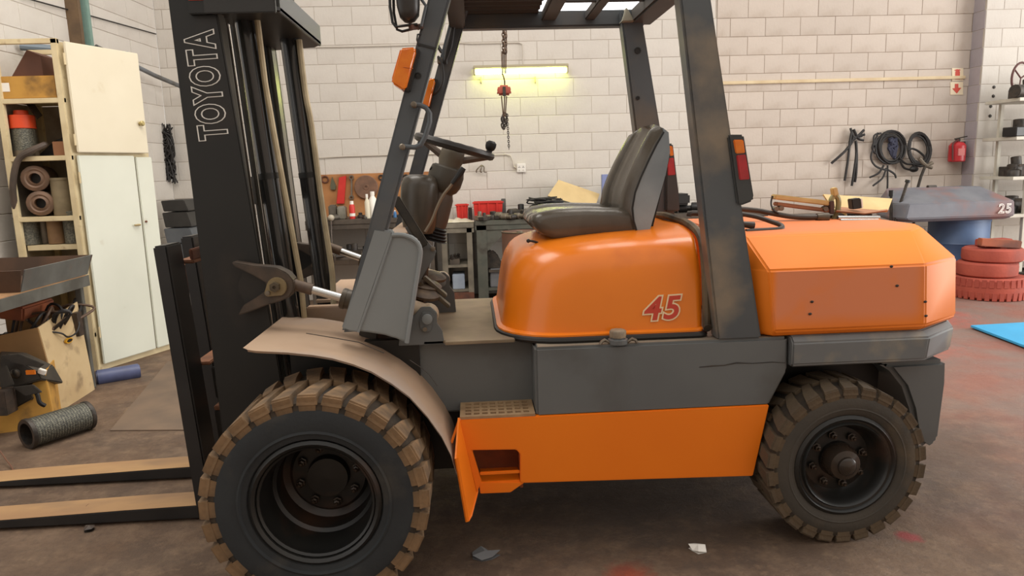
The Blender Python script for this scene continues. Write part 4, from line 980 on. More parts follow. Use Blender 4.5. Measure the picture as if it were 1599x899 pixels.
def can(name, px, py, Y, r, h, z, m, label, lid=None, cat='filter', grp=None):
    c = U(px, py, Y); t = thing(name, (c.x, Y, z), label, cat, grp)
    MB().lathe([(r, 0), (r, h)], (c.x, Y, z), (0,0,1), 22).build('body', m, t, bevel=0.004)
    MB().lathe([(r*1.04, h-0.012), (r*1.04, h+0.004), (r*0.9, h+0.006)], (c.x, Y, z), (0,0,1), 22).build('rim', lid or m, t)
    return t
DUSTYCAN = M('dusty_tin', (136,122,94), (112,98,74), rough=0.6, scale=8)
can('tin', 97, 290, 5.5, 0.075, 0.27, z, DUSTYCAN, 'dusty khaki tin beside the rolled filters', cat='tin')
can('mesh_filter', 46, 372, 5.5, 0.085, 0.20, 0.97, MESHM, 'silver perforated filter on low cabinet shelf at left')
can('mesh_filter', 72, 375, 5.55, 0.045, 0.18, 0.97, STEEL, 'narrow grey filter between two perforated filters on low shelf')
can('tin', 91, 380, 5.5, 0.06, 0.19, 0.97, M('tan_tin', (150,118,82), (120,90,62), rough=0.7, scale=6), 'tan paper wrapped tin on low cabinet shelf', lid=CARD_L, cat='tin')
can('mesh_filter', 116, 372, 5.5, 0.062, 0.235, 0.97, MESHM, 'tall perforated filter on low cabinet shelf by post')
MB().box((XL+0.05, CY0+0.04, 0.93), (XR-0.05, CY1-0.01, 0.967)).build('shelf', CREAM_FRAME, cab)

# pipes on the left wall
lw = lambda y: -3.64+(y-3.2)/(YW-3.2)*0.34
def wallpipe(name, px, w, m, label, Y):
    a = U(px, 0, Y); c = U(px+8, 62, Y)
    MB().box((a.x-w, Y-0.03, 1.2), (a.x+w, Y+0.03, ZW)).build(name, m, None, label, 'pipe', bevel=0.006)
wallpipe('timber_post', 112, 0.055, M('brown_post', (108,86,62), (88,70,52), rough=0.8, scale=8), 'brown timber post on left wall above the cabinet', 6.62)
wallpipe('teal_pipe', 128, 0.045, M('teal_paint', (128,156,146), (112,140,130), rough=0.6, scale=6), 'pale teal steel pipe beside timber post above cabinet', 6.74)
MB().tube([Vector((lw(6.9)+0.05, 6.9, 2.62)), U(242,118,7.6), U(292,139,8.05)], 0.022, 10).build('steel_pipe', M('grey_pipe', (110,114,118), (90,88,84), rough=0.5, scale=9), None, 'grey steel pipe sticking out from wall behind mast', 'pipe')
MB().tube([(-3.42, 5.9, 2.46), (-2.75, 6.2, 2.425)], 0.03, 10).build('blue_grey_pipe', M('blue_grey_paint', (104,116,126), rough=0.5), None, 'blue grey pipe lying across the cabinet top', 'pipe')
MB().tube([(lw(6.0)+0.025, 6.0, 2.845), (lw(7.0)+0.02, 7.0, 2.895), (lw(8.1)+0.02, 8.1, 2.945)], 0.006, 6).build('wall_wire', CABLE, None, 'thin dark wire strung along left wall above cabinet', 'wire')
def tangle(name, px, py, Y, w, h, n, r, m, label, cat='cable', d=0.05, seed=1, parts=False):
    rnd = random.Random(seed); c = U(px, py, Y); b = MB()
    for i in range(n):
        P = []
        for k in range(6):
            P.append(c+Vector((rnd.uniform(-w, w), rnd.uniform(-d, d), h*(1-2*k/5)+rnd.uniform(-h, h)*0.25)))
        b.tube(smoothpath(P, 4), r, 5)
    return b.build(name, m, None, label, cat)
tangle('wire_bundle', 262, 240, 8.06, 0.065, 0.26, 30, 0.008, CABLE, 'bundle of dark wires hung on wall behind cabinet', seed=4)

# ---------------------------------------------------------------- left workbench with tray
BZ = 0.79
wb = thing('workbench', (-3.0, 4.4, 0), 'steel framed workbench at left edge below the cabinet', 'workbench')
MB().box((-3.5, 3.6, BZ-0.03), (-2.66, 4.99, BZ)).build('top', M('worn_wood_top', (168,128,88), (140,106,74), rough=0.75, scale=6), wb, bevel=0.003)
b = MB().box((-2.675, 3.6, BZ-0.075), (-2.65, 5.0, BZ-0.004)); b.build('edge_angle', M('blue_grey_steel', (112,112,106), (88,86,80), rough=0.5, metal=0.3, scale=6), wb)
for y in (4.93, 3.6): MB().box((-2.72-(0.5 if y < 4 else 0), y, 0), (-2.68-(0.5 if y < 4 else 0), y+0.04, BZ-0.03)).build('leg', MAT['blue_grey_steel'], wb, bevel=0.003)
MB().box((-3.45, 4.93, 0), (-3.40, 4.98, BZ-0.03)).build('leg', MAT['blue_grey_steel'], wb)
b = MB(); zt = BZ+0.002
tr = thing('steel_tray', (-2.85, 4.5, zt), 'stained blue grey steel tray standing on workbench', 'tray')
TR = M('stained_tray', (124,126,122), (102,102,98), rough=0.5, metal=0.3, scale=4, dirt=(132,84,66), damt=0.0, dscale=3)
RUSTY_IN = M('rusty_tray_inside', (92,66,48), (70,52,40), rough=0.7, scale=5)
MB().box((-3.3, 4.28, zt), (-2.67, 5.02, zt+0.006)).build('bottom', RUSTY_IN, tr)
MB().sheet([(-2.67, 4.28, zt), (-2.67, 5.02, zt), (-2.63, 5.02, zt+0.13), (-2.63, 4.28, zt+0.13)], 0.006).build('side', TR, tr)
MB().sheet([(-3.3, 4.28, zt), (-2.67, 4.28, zt), (-2.63, 4.25, zt+0.13), (-3.32, 4.25, zt+0.13)], 0.006).build('side', RUSTY_IN, tr)
MB().sheet([(-3.3, 5.02, zt), (-2.67, 5.02, zt), (-2.63, 5.04, zt+0.13), (-3.32, 5.04, zt+0.13)], 0.006).build('side', RUSTY_IN, tr)

# cartons with cables
cb_ = thing('cable_carton', (-2.95, 4.68, 0), 'open pale cardboard carton full of cables under workbench', 'carton')
P = [UZ(80,640,0), UZ(146,612,0)]
x_, ya, yb = -2.68, 4.46, 4.90
H = 0.60
def cardface(A, B, C, D, m, nm): return MB().sheet([A, B, C, D], 0.008).build(nm, m, cb_)
cf = cardface((x_+0.04, ya, 0), (x_+0.02, yb, 0), (x_-0.02, yb, H+0.02), (x_-0.03, ya, H-0.06), CARD_L, 'panel')
cardface((x_-0.5, ya, 0), (x_+0.04, ya, 0), (x_-0.03, ya, H-0.06), (x_-0.5, ya, H-0.14), CARD, 'panel')
cardface((x_-0.5, yb, 0), (x_+0.02, yb, 0), (x_-0.02, yb, H), (x_-0.5, yb, H), CARD, 'panel')
MB().box((x_-0.5, ya, 0), (x_, yb, 0.01)).build('bottom', CARD, cb_)
c = Vector((x_+0.028, 4.66, 0.38))
MB().prism([(0,0)], 0, 0) if False else None
hd = MB(); hp = []
for k in range(16): a = 2*PI*k/16; hp.append((x_+0.012, 4.69+0.04*math.cos(a), 0.40+0.018*math.sin(a)))
MB().sheet(hp, 0.012, (1,0,0)).build('hand_hole', M('yellow_ring', (214,160,40), rough=0.6), cf)
MB().sheet([(p[0]+0.004, 4.69+(p[1]-4.69)*0.7, 0.40+(p[2]-0.40)*0.55) for p in hp], 0.012, (1,0,0)).build('hand_hole_opening', BLACKP, cf)
rnd = random.Random(3)
for i in range(12):
    x0 = -3.1+rnd.random()*0.35; y0 = 4.5+rnd.random()*0.35
    P = [(x0, y0, 0.40), (x0+rnd.uniform(0, .15), y0+rnd.uniform(-.1, .1), 0.56+rnd.random()*0.07), (x0+rnd.uniform(.1, .25), y0+rnd.uniform(-.1, .15), 0.56+rnd.random()*0.06), (min(x0+rnd.uniform(.2, .36), -2.72), y0+rnd.uniform(-.1, .1), 0.48)]
    MB().tube(smoothpath(P, 5), 0.009, 6).build('loose_cable', CABLE if i % 3 else M('brown_cable', (92,70,54), rough=0.6), None, 'dark loose cable in the pale cable carton, '+['first','second','third','fourth','fifth','sixth','seventh','eighth','ninth','tenth','eleventh','twelfth'][i]+' of twelve', 'cable', 'cables in the pale carton')
MB().tube(smoothpath([(-2.75, 4.55, 0.50), (-2.66, 4.60, 0.47), (-2.65, 4.66, 0.43), (-2.648, 4.76, 0.44), (-2.66, 4.82, 0.50), (-2.74, 4.84, 0.54)], 5), 0.006, 6).build('hanging_cable', CABLE, None, 'thin black cable drooping over the carton hand hole', 'cable')
MB().box((-2.70, 4.80, 0.40), (-2.655, 4.86, 0.56)).build('metal_strip', GRIME2, None, 'greasy metal bracket hooked on the carton rim', 'bracket')
MB().obox((-2.92, 4.72, 0.62), (0.16, 0.34, 0.09), Matrix.Rotation(0.15, 3, 'Y')).build('orange_box', M('rust_orange_box', (158,86,50), (130,72,46), rough=0.7, scale=6), None, 'rust orange box lying on the cables in the carton', 'box', bevel=0.012)
b = MB(); rnd = random.Random(77)
for i in range(70):
    zq = 0.03+0.4*i/70; b.tube(smoothpath([(rnd.uniform(-3.15, -2.76), rnd.uniform(4.50, 4.86), zq+rnd.uniform(0, 0.05)) for _ in range(5)], 4), 0.014, 5)
b.build('cable_pile', GRIME, None, 'dark pile of scrap cable filling the pale carton', 'scrap', kind='stuff')
# ochre carton with black parts
oc = thing('ochre_carton', (-2.7, 4.05, 0), 'torn ochre carton holding black plastic car parts', 'carton')
yo = 4.12; p = UZ(78, 662, 0)
MB().sheet([(-3.2, 3.95, 0), (-2.52, 4.17, 0), (-2.54, 4.18, 0.33), (-2.62, 4.16, 0.25), (-2.72, 4.13, 0.22), (-2.86, 4.08, 0.15), (-3.2, 3.95, 0.13)], 0.008, (0.3, -0.95, 0)).build('panel', CARD_Y, oc)
MB().sheet([(-2.52, 4.17, 0), (-2.62, 4.42, 0), (-2.62, 4.42, 0.34), (-2.54, 4.18, 0.33)], 0.008).build('panel', CARD_Y, oc)
MB().box((-3.2, 4.2, 0.0), (-2.63, 4.42, 0.01)).build('bottom', CARD, oc)
BP = M('dusty_black_plastic', (46,42,38), (62,56,48), rough=0.5, scale=9)
hl = thing('lamp_housing', (-2.75, 4.2, 0.25), 'broken black car lamp housing lying on the ochre carton', 'car part')
MB().loft([[U(x, y, 4.12) for x, y in ((0,560), (12,552), (60,582), (64,592), (20,606), (0,606))], [U(x, y, 4.34) for x, y in ((0,548), (40,550), (84,570), (100,598), (60,604), (0,600))]]).build('shell', BP, hl, bevel=0.006)
MB().lathe([(0.028, 0), (0.028, -0.012), (0.018, -0.018), (0, -0.02)], U(25, 582, 4.12), (0,1,0.2), 14).build('bulb_socket', M('dull_chrome', (110,106,100), rough=0.3, metal=0.8), hl)
MB().obox(U(48, 581, 4.10), (0.05, 0.01, 0.025)).build('orange_marker', AMBER, hl)
MB().loft([[U(x, y, 4.12) for x, y in ((6,600), (45,608), (50,622), (10,645), (4,630))], [U(x, y, 4.36) for x, y in ((8,602), (70,604), (72,630), (30,640), (8,630))]]).build('plastic_cover', BP, None, 'black plastic cover stuffed in the ochre carton', 'car part', bevel=0.006)
for i_, (Pq, lb) in enumerate((([(0,556), (30,552), (70,568), (62,574), (20,566)], 'flat black plastic blade on top of lamp housing'), ([(20,604), (52,600), (66,612), (40,618)], 'dark plastic shard below the lamp housing'), ([(-6,578), (10,570), (22,600), (4,606)], 'dark plastic shard at far left of lamp housing'))):
    MB().sheet([U(x, y, 4.10-0.02*i_) for x, y in Pq], 0.012).build('plastic_shard', BP, None, lb, 'plastic', bevel=0.003)
MB().obox(U(66, 580, 4.13), (0.04, 0.02, 0.03), Matrix.Rotation(0.4, 3, 'Y')).build('white_chip', WHITE, None, 'small white plastic chip beside lamp housing', 'plastic', bevel=0.003)
MB().tube(smoothpath([U(50,605,4.1), U(58,615,4.1), U(62,628,4.1), U(70,633,4.12)], 4), 0.012, 8).build('black_strap', CABLE, None, 'short black strap hanging over ochre carton front', 'strap')
MB().box(*zbox(-8, 611, 9, 650, 4.0, 0.1)).build('wood_block', GRIME2, None, 'grimy block at the left photo edge beside ochre carton', 'block', bevel=0.004)
# perforated cylinder on the floor
a = UZ(36, 702, 0); r_ = 0.082
A = Vector((-2.45, 3.82, r_)); B_ = Vector((-2.28, 4.09, r_)); dv = (B_-A).normalized()
t = thing('air_filter', (A.x, A.y, 0), 'perforated grey cylindrical air filter lying on the floor', 'filter')
MB().tube([A, B_], r_*0.97, 28, cap=False).build('mesh_shell', MESHM, t)
rnd = random.Random(1)
b = MB(); side = dv.cross(Vector((0,0,1)))
for k in range(0, 52):
    for j in range(0, 22):
        an = 2*PI*(k+0.5*(j % 2))/52; p = A+dv*(0.018+(0.32*j/22))+(side*math.cos(an)+Vector((0,0,1))*math.sin(an))*(r_*0.972)
        e = (side*-math.sin(an)+Vector((0,0,1))*math.cos(an))*0.0034; g = dv*0.0045; o_ = len(b.v)
        b.add([p-e, p+g, p+e, p-g], [(0,1,2,3)])
pf = b.build('perforations', BLACKP, t, kind='stuff', smooth=False)
for q in (A, B_):
    MB().lathe([(r_*1.0, -0.012), (r_*1.03, -0.006), (r_*1.03, 0.008), (r_*0.98, 0.012)], q, dv, 28, cap=False).build('end_band', GRIME, t)
MB().lathe([(r_*0.74, -0.011), (r_*1.0, -0.011)], A, dv, 28, cap=False).build('end_gasket', GRIME2, t)
MB().lathe([(r_*0.75, -0.012), (r_*0.72, 0.2), (0.0, 0.2)], A, dv, 28, cap=False).build('bore', GRIME, t)
MB().lathe([(0.055, 0), (0.055, 0.28)], U(150, 590, 5.05)*1.0, (1, 0.62, 0.0), 20).build('blue_canister', M('blue_can', (84,92,128), (72,78,108), rough=0.45, scale=8), None, 'blue metal canister lying behind the pale carton', 'canister', bevel=0.008)
MB().tube(smoothpath([UZ(-5,735,0.004), UZ(12,740,0.004), UZ(20,733,0.004), UZ(10,718,0.03), UZ(0,704,0.06)], 4), 0.004, 6).build('wire_loop', M('rusty_wire', (110,74,54), rough=0.6), None, 'thin rusty wire loop on floor at left edge', 'wire')

# ---------------------------------------------------------------- things seen behind the mast
zz = 0
b = MB()
for i, (z0, z1, m) in enumerate(((0.62, 0.78, 'slate_plastic'), (0.78, 0.94, 'slate_plastic'), (0.94, 1.10, 'black_tray'), (1.10, 1.22, 'black_tray'))):
    mm = M('slate_plastic', (104,108,112), (92,96,100), rough=0.6, scale=5) if i < 2 else M('black_tray', (50,48,46), (60,58,55), rough=0.6, scale=5)
    k = 0.04*i; x0, x1 = U(262, 360, 7.4).x, U(303-k*60, 360, 7.4).x
    MB().loft([[(x0, 7.35, z0), (x1+0.03, 7.35, z0), (x1+0.03, 7.75, z0), (x0, 7.75, z0)], [(x0-0.01, 7.33, z1-0.01), (x1, 7.33, z1-0.01), (x1, 7.77, z1-0.01), (x0-0.01, 7.77, z1-0.01)]]).build('stacked_tray', mm, None, ('slate grey tray, lowest of the stack behind the mast', 'slate grey tray, second from bottom of stack behind mast', 'black tray, second from top of stack behind mast', 'black tray, topmost of the stack behind the mast')[i], 'tray', 'stack of trays behind the mast', bevel=0.006)
x0, x1 = U(262, 420, 7.4).x-0.02, U(303, 420, 7.4).x+0.03
b = thing('steel_stand', (x0+0.2, 7.55, 0), 'low rusty steel stand under the tray stack', 'stand')
MB().box((x0, 7.3, 0.56), (x1, 7.8, 0.618)).build('top', RUSTD, b)
for x in (x0+0.02, x1-0.05):
    for y in (7.32, 7.74): MB().box((x, y, 0), (x+0.04, y+0.04, 0.56)).build('leg', RUST, b)
bk_ = UZ(331, 489, 0); t = thing('grey_bucket', (bk_.x, bk_.y, 0), 'grey metal bucket of scrap on floor behind the forks', 'bucket')
MB().lathe([(0.14, 0), (0.14, 0.012), (0.165, 0.36), (0.17, 0.37), (0.16, 0.37), (0.135, 0.02), (0, 0.02)], (bk_.x, bk_.y, 0), (0,0,1), 28, cap=False).build('shell', M('galvanised_bucket', (130,128,120), (112,110,102), rough=0.5, metal=0.3, scale=6), t, angle=40)
for i in range(6):
    a = i*1.1; MB().obox((bk_.x+0.08*math.cos(a), bk_.y+0.08*math.sin(a), 0.34+0.02*(i % 3)), (0.12, 0.06, 0.08), Matrix.Rotation(a, 3, 'Z')).build('scrap_piece', GRIME, t, bevel=0.006)

# ---------------------------------------------------------------- benches along the back wall
def bench(name, x0, x1, y0, y1, zt, label, m, shelf_z=(), legs=None, lw_=0.06, top=None, tt=0.05, gus=False):
    t = thing(name, ((x0+x1)/2, (y0+y1)/2, 0), label, 'workbench')
    MB().box((x0, y0, zt-tt), (x1, y1, zt)).build('top', top or m, t, bevel=0.004)
    MB().box((x0, y0+0.01, zt-tt-0.05), (x1, y0+0.03, zt-tt)).build('apron', m, t)
    for x in (legs or (x0+0.02, x1-0.08)):
        for y in (y0+0.01, y1-0.07): MB().box((x, y, 0), (x+lw_, y+lw_, zt-tt)).build('leg', m, t, bevel=0.003)
    for z in shelf_z: MB().box((x0+0.02, y0+0.02, z-0.03), (x1-0.02, y1-0.02, z)).build('shelf', top or m, t, bevel=0.003)
    if gus:
        for s, x in ((1, legs[0]+lw_),): MB().prism([(x, zt-tt), (x+0.28, zt-tt), (x, zt-tt-0.28)], y0+0.02, y0+0.03).build('gusset', m, t)
    return t
YB = 7.55
zL = U(540, 343, YB).z
bench('tool_bench', -1.75, -0.40, YB, YW-0.02, zL, 'cluttered steel tool bench under wooden tool board', BENCHD, shelf_z=(0.55,))
xA0, xA1 = -0.36, U(740, 400, YB).x+0.01; zA = U(710, 349, YB).z
bench('shelf_bench', xA0, xA1, YB, YW-0.02, zA, 'pale steel bench with bolt bins on lower shelf', M('worn_pale_steel', (124,116,102), (98,92,80), rough=0.6, scale=8), shelf_z=(U(710, 414, YB).z, 0.16))
xB0 = xA1+0.015; zB = U(800, 343, YB).z
bench('heavy_bench', xB0, 1.45, YB, YW-0.02, zB, 'heavy green grey steel bench with corner gusset behind the seat', BENCHG, legs=(xB0+0.01, 1.3), lw_=0.11, gus=True, shelf_z=(0.16,))
bench('far_bench', 1.5, 3.2, YB, YW-0.02, zB, 'dark bench behind the rear of the seat', BENCHD)
# pegboard and its tools
YP = YW-0.035
b = MB().box((U(497,300,YP).x, YP, U(560,347,YP).z), (U(690,300,YP).x, YW-0.008, U(560,271,YP).z)); b.build('tool_board', M('plywood_board', (178,124,74), (156,104,62), rough=0.7, scale=5, dirt=(110,74,48), damt=0.3), None, 'orange brown plywood tool board mounted on back wall', 'board', bevel=0.003)
YT = YP-0.006
MB().prism(pts([(530,277), (541,274), (538,318), (526,318)], YT), YT-0.03, YT).build('red_hand_tool', REDPL, None, 'red metal tool hung upright on the tool board', 'tool', bevel=0.004)
c = U(572, 292, YT); MB().lathe([(0.13, 0), (0.13, -0.02), (0.125, -0.024), (0.03, -0.024), (0.028, -0.03), (0.016, -0.03), (0.016, -0.02), (0, -0.02)], c, (0,1,0), 36).build('steel_disc', M('brown_disc', (126,92,72), (104,78,62), rough=0.5, scale=14), None, 'brown steel disc with centre hole on tool board', 'disc')
t = thing('spanner', tuple(U(549, 310, YT)), 'long combination spanner hanging on the tool board', 'spanner')
MB().bar(U(549,280,YT-0.01), U(549,307,YT-0.01), 0.012, 0.018, (1,0,0)).build('shank', STEEL, t)
for y in (277, 308): MB().lathe([(0.026, 0), (0.026, -0.016), (0.014, -0.016), (0.014, 0)], U(549, y, YT-0.002), (0,1,0), 14, cap=False).build('ring_end', STEEL, t)
def ring(px, py, r, m, label):
    c = U(px, py, YT-0.006); P = [c+Vector((r*math.cos(2*PI*k/18), 0, r*math.sin(2*PI*k/18))) for k in range(19)]
    MB().tube(P, 0.008, 6).build('gasket_ring', m, None, label, 'ring')
ring(507.5, 280, 0.035, RUST, 'small rusty ring hanging at left of tool board')
ring(595, 277, 0.025, GRIME, 'small dark ring at top right of tool board')
for i, x in enumerate((627, 634, 641)): ring(x, 277, 0.028, GRIME, ('dark ring hanging left of three near pillar', 'dark ring hanging in middle of three near pillar', 'dark ring hanging right of three near pillar')[i])
MB().prism(pts([(519,276), (525,290), (524,296), (517,296), (516,290)], YT), YT-0.02, YT).build('drill_bit', M('green_grey_tool', (88,86,66), rough=0.6), None, 'green grey pointed tool hanging on tool board', 'tool')
MB().tube([U(497,274,YT-0.01), U(505,322,YT-0.01), U(500,322,YT-0.01)], 0.007, 6).build('hacksaw_frame', M('dark_red_rod', (120,52,40), rough=0.6), None, 'dark red rod frame at left edge of tool board', 'tool')
# vice on the tool bench
v = U(515, 330, YB+0.1); t = thing('bench_vice', (v.x, YB+0.1, zL), 'grey bench vice clamped on the tool bench', 'vice')
VM = M('vice_steel', (110,104,94), (84,78,70), rough=0.5, metal=0.4, scale=10)
MB().box(*zbox(513, 320, 524, 346, YB+0.03, 0.14, zL+0.001)).build('fixed_jaw', VM, t, bevel=0.012)
MB().box(*zbox(526, 322, 539, 344, YB+0.05, 0.14, zL+0.001)).build('moving_jaw', M('pale_vice_steel', (150,146,134), (120,116,104), rough=0.5, metal=0.4, scale=10), t, bevel=0.012)
MB().tube([U(517,340,YB-0.0), U(533,338,YB+0.1)], 0.03, 12).build('screw', VM, t)
MB().tube([U(517,341,YB-0.03), U(519,379,YB-0.03)], 0.008, 8).build('handle', CHROME, t)
MB().sphere(U(517,340,YB-0.03), 0.034, 10, 8).build('handle_boss', M('pale_boss', (176,166,148), rough=0.5), t)
# spray can
c = U(550, 330, YB+0.1); t = thing('spray_can', (c.x, YB+0.1, zL), 'red and white aerosol can on the tool bench', 'can')
h_ = U(550, 322, YB+0.1).z-zL
MB().lathe([(0.03, 0), (0.03, h_), (0.02, h_+0.02)], (c.x, YB+0.1, zL+0.001), (0,0,1), 18).build('body', REDPL, t)
MB().lathe([(0.020, 0), (0.018, 0.035), (0, 0.037)], (c.x, YB+0.1, zL+h_+0.02), (0,0,1), 14).build('cap', WHITE, t)
MB().lathe([(0.0305, 0.03), (0.0305, 0.06)], (c.x, YB+0.1, zL), (0,0,1), 18, cap=False).build('label_band', WHITE, t)
# plastic bottles
def bottle(px0, px1, pyt, Y, m, label, nm='plastic_bottle'):
    x0, x1 = U(px0, 330, Y).x, U(px1, 330, Y).x; c = (x0+x1)/2; r = (x1-x0)/2; ht = U((px0+px1)/2, pyt, Y).z-zL
    t = thing(nm, (c, Y, zL), label, 'bottle')
    MB().lathe([(r*0.96, 0), (r, 0.01), (r, ht*0.66), (r*0.45, ht*0.82), (r*0.4, ht*0.86)], (c, Y, zL+0.001), (0,0,1), 18).build('body', m, t)
    MB().lathe([(r*0.48, ht*0.85), (r*0.48, ht), (0, ht)], (c, Y, zL+0.001), (0,0,1), 14).build('cap', WHITE, t)
    return t
bottle(570, 578, 303, YB+0.12, M('cream_plastic', (214,206,184), rough=0.45), 'slim cream plastic bottle on tool bench')
bottle(576, 590, 299, YB+0.2, WHITE, 'white squeeze bottle beside the slim cream bottle')
bottle(614, 619, 328, YB+0.1, BLUEPL, 'small blue bottle on tool bench behind pillar')
rnd = random.Random(9)
ORDW = ['first', 'second', 'third', 'fourth', 'fifth', 'sixth', 'seventh', 'eighth', 'ninth', 'tenth', 'eleventh', 'twelfth']
def clutter(x0, x1, y, z, n, smin, smax, label, grp, mats, seed, nm='scrap_part', cat='part', span=0.25):
    rr = random.Random(seed)
    for i in range(n):
        x = x0+(x1-x0)*(i+0.5)/n; s = rr.uniform(smin, smax); kind = rr.randrange(4); m = mats[rr.randrange(len(mats))]; yy = y+rr.uniform(0, span)
        b = MB()
        if kind == 0: b.obox((x, yy, z+s*0.28), (s*1.3, s, s*0.55), Matrix.Rotation(rr.uniform(0, 3), 3, 'Z')); bv = 0.008
        elif kind == 1: b.lathe([(s*0.42, 0), (s*0.42, s*0.35), (s*0.25, s*0.4), (s*0.25, s*0.7), (s*0.1, s*0.72)], (x, yy, z), (0,0,1), 14); bv = 0.004
        elif kind == 2: b.lathe([(s*0.3, -s*0.6), (s*0.3, 0.0), (s*0.2, 0.0), (s*0.2, s*0.6)], (x, yy, z+s*0.3), (1, rr.uniform(-1, 1), 0), 12); bv = 0.004
        else:
            b.obox((x, yy, z+s*0.2), (s*1.2, s*0.7, s*0.4), Matrix.Rotation(rr.uniform(0, 3), 3, 'Z')); b.lathe([(s*0.2, 0), (s*0.2, s*0.5)], (x, yy, z+s*0.3), (0, 0.2, 1), 10); bv = 0.005
        b.build(nm, m, None, label+', '+ORDW[i]+' from left', cat, grp, bevel=bv, seg=1)
MIX = [GRIME, GRIME, GRIME2, STEEL]
clutter(-1.30, -0.98, YB+0.02, zL+0.001, 5, 0.05, 0.09, 'greasy metal part lying on tool bench front', 'parts on the tool bench', [GRIME, GRIME2], 21)
clutter(-1.66, -1.05, YB+0.05, 0.551, 7, 0.12, 0.2, 'greasy metal part on lower shelf of tool bench', 'parts under the tool bench', MIX, 5)
clutter(-1.0, -0.55, YB+0.1, zL+0.001, 4, 0.06, 0.1, 'greasy part on tool bench behind the front pillar', 'parts on the tool bench right end', MIX, 6)
# shelf bench load
def rag(px0, px1, py, Y, z, m, label):
    x0, x1 = U(px0, py, Y).x, U(px1, py, Y).x; rr = random.Random(2); n, k = 14, 6; vs = []; fs = []
    for j in range(k):
        for i in range(n):
            u, v_ = i/(n-1), j/(k-1); e = math.sin(PI*u)*math.sin(PI*v_)
            vs.append((x0+(x1-x0)*u, Y+0.3*v_+rr.uniform(-.01, .01), z+0.006+0.05*e*rr.uniform(0.3, 1)))
    for j in range(k-1):
        for i in range(n-1): a = j*n+i; fs.append((a, a+1, a+n+1, a+n))
    vs2 = [(x, y, z+0.002) for x, y, z_ in vs]; N_ = len(vs); fs2 = [tuple(i+N_ for i in f) for f in fs]
    MB().add(vs+vs2, fs+fs2).build('cloth', m, None, label, 'cloth', angle=60)
rag(688, 740, 340, YB+0.05, zA+0.001, M('pale_rag', (206,198,182), (180,168,150), rough=0.9, scale=10), 'crumpled pale rag on the pale steel bench')
def crate(px0, px1, pyt, Y, z, d, m, label, cat='bin'):
    x0, x1 = U(px0, pyt+5, Y).x, U(px1, pyt+5, Y).x; zt = U((px0+px1)/2, pyt, Y).z; t = thing('plastic_bin', ((x0+x1)/2, Y+d/2, z), label, cat)
    k = 0.012
    MB().loft([[(x0+k, Y+k, z), (x1-k, Y+k, z), (x1-k, Y+d-k, z), (x0+k, Y+d-k, z)], [(x0, Y, zt), (x1, Y, zt), (x1, Y+d, zt), (x0, Y+d, zt)], [(x0+0.012, Y+0.012, zt), (x1-0.012, Y+0.012, zt), (x1-0.012, Y+d-0.012, zt), (x0+0.012, Y+d-0.012, zt)], [(x0+0.02, Y+0.02, z+0.01), (x1-0.02, Y+0.02, z+0.01), (x1-0.02, Y+d-0.02, z+0.01), (x0+0.02, Y+d-0.02, z+0.01)]]).build('shell', m, t, bevel=0.003)
    MB().box((x0-0.01, Y-0.01, zt-0.014), (x1+0.01, Y, zt)).build('rim', m, t)
    for s in range(3): xx = x0+(x1-x0)*(0.2+0.3*s); MB().box((xx-0.006, Y-0.008, z+0.02), (xx+0.006, Y+0.004, zt-0.014)).build('rib', m, t)
    return t
crate(712, 731, 319, YB+0.34, zA+0.001, 0.15, REDPL, 'small red plastic bin on the pale steel bench')
crate(739, 785, 315, YB+0.26, zB+0.001, 0.25, REDPL, 'large red plastic bin on the heavy green bench')
MB().box(*zbox(731, 324, 737, 331, YB+0.36, 0.05, zA+0.001)).build('black_block', GRIME, None, 'small black block beside the small red bin', 'block', bevel=0.005)
MB().box(*zbox(783, 310, 790, 334, YB+0.4, 0.05, zB+0.001)).build('grey_case', M('grey_case', (74,74,72), (90,90,86), rough=0.6, scale=30), None, 'dark grey upright case right of large red bin', 'case', bevel=0.004)
clutter(xB0+0.03, 0.62, YB+0.01, zB+0.001, 12, 0.09, 0.15, 'greasy machine part along front of heavy green bench', 'parts on the heavy bench', MIX, 11, span=0.12)
clutter(0.45, 1.0, YB+0.15, zB+0.001, 9, 0.14, 0.22, 'black machine part piled on heavy bench behind seat', 'black parts on the heavy bench', [GRIME, GRIME, BLACKP], 12)
tangle('cable_coil', 850, 318, YB+0.25, 0.2, 0.06, 9, 0.008, CABLE, 'black cable coil on bench in front of cardboard sheet', seed=8, d=0.1)
t = MB().box(*zbox(852, 319, 902, 326, YB+0.1, 0.3, zB+0.04)); t.build('blue_tray', BLUEPL, None, 'blue shallow tray on the bench behind seat cushion', 'tray', bevel=0.01)
MB().sheet([U(855,306,7.9), U(872,281,8.05), U(936,303,8.05), U(928,327,7.88)], 0.012).build('cardboard_sheet', M('tan_card_sheet', (204,178,132), (190,164,120), rough=0.85, scale=4), None, 'tan cardboard sheet leaning on wall behind seat', 'cardboard')
MB().sheet([U(868,292,8.0), U(884,300,7.98), U(879,303,7.97), U(866,294,7.99)], 0.004).build('painted_card_shadow', RUST, None, 'dark brown strip painting a shadow on the tan cardboard sheet', 'strip')  # dark strip standing in for a shadow on the cardboard
MB().box(*zbox(940, 272, 952, 330, 7.95, 0.05)).build('blue_edged_board', M('blue_white_frame', (126,136,178), rough=0.5), None, 'narrow blue edged board standing behind the backrest', 'board', bevel=0.004)
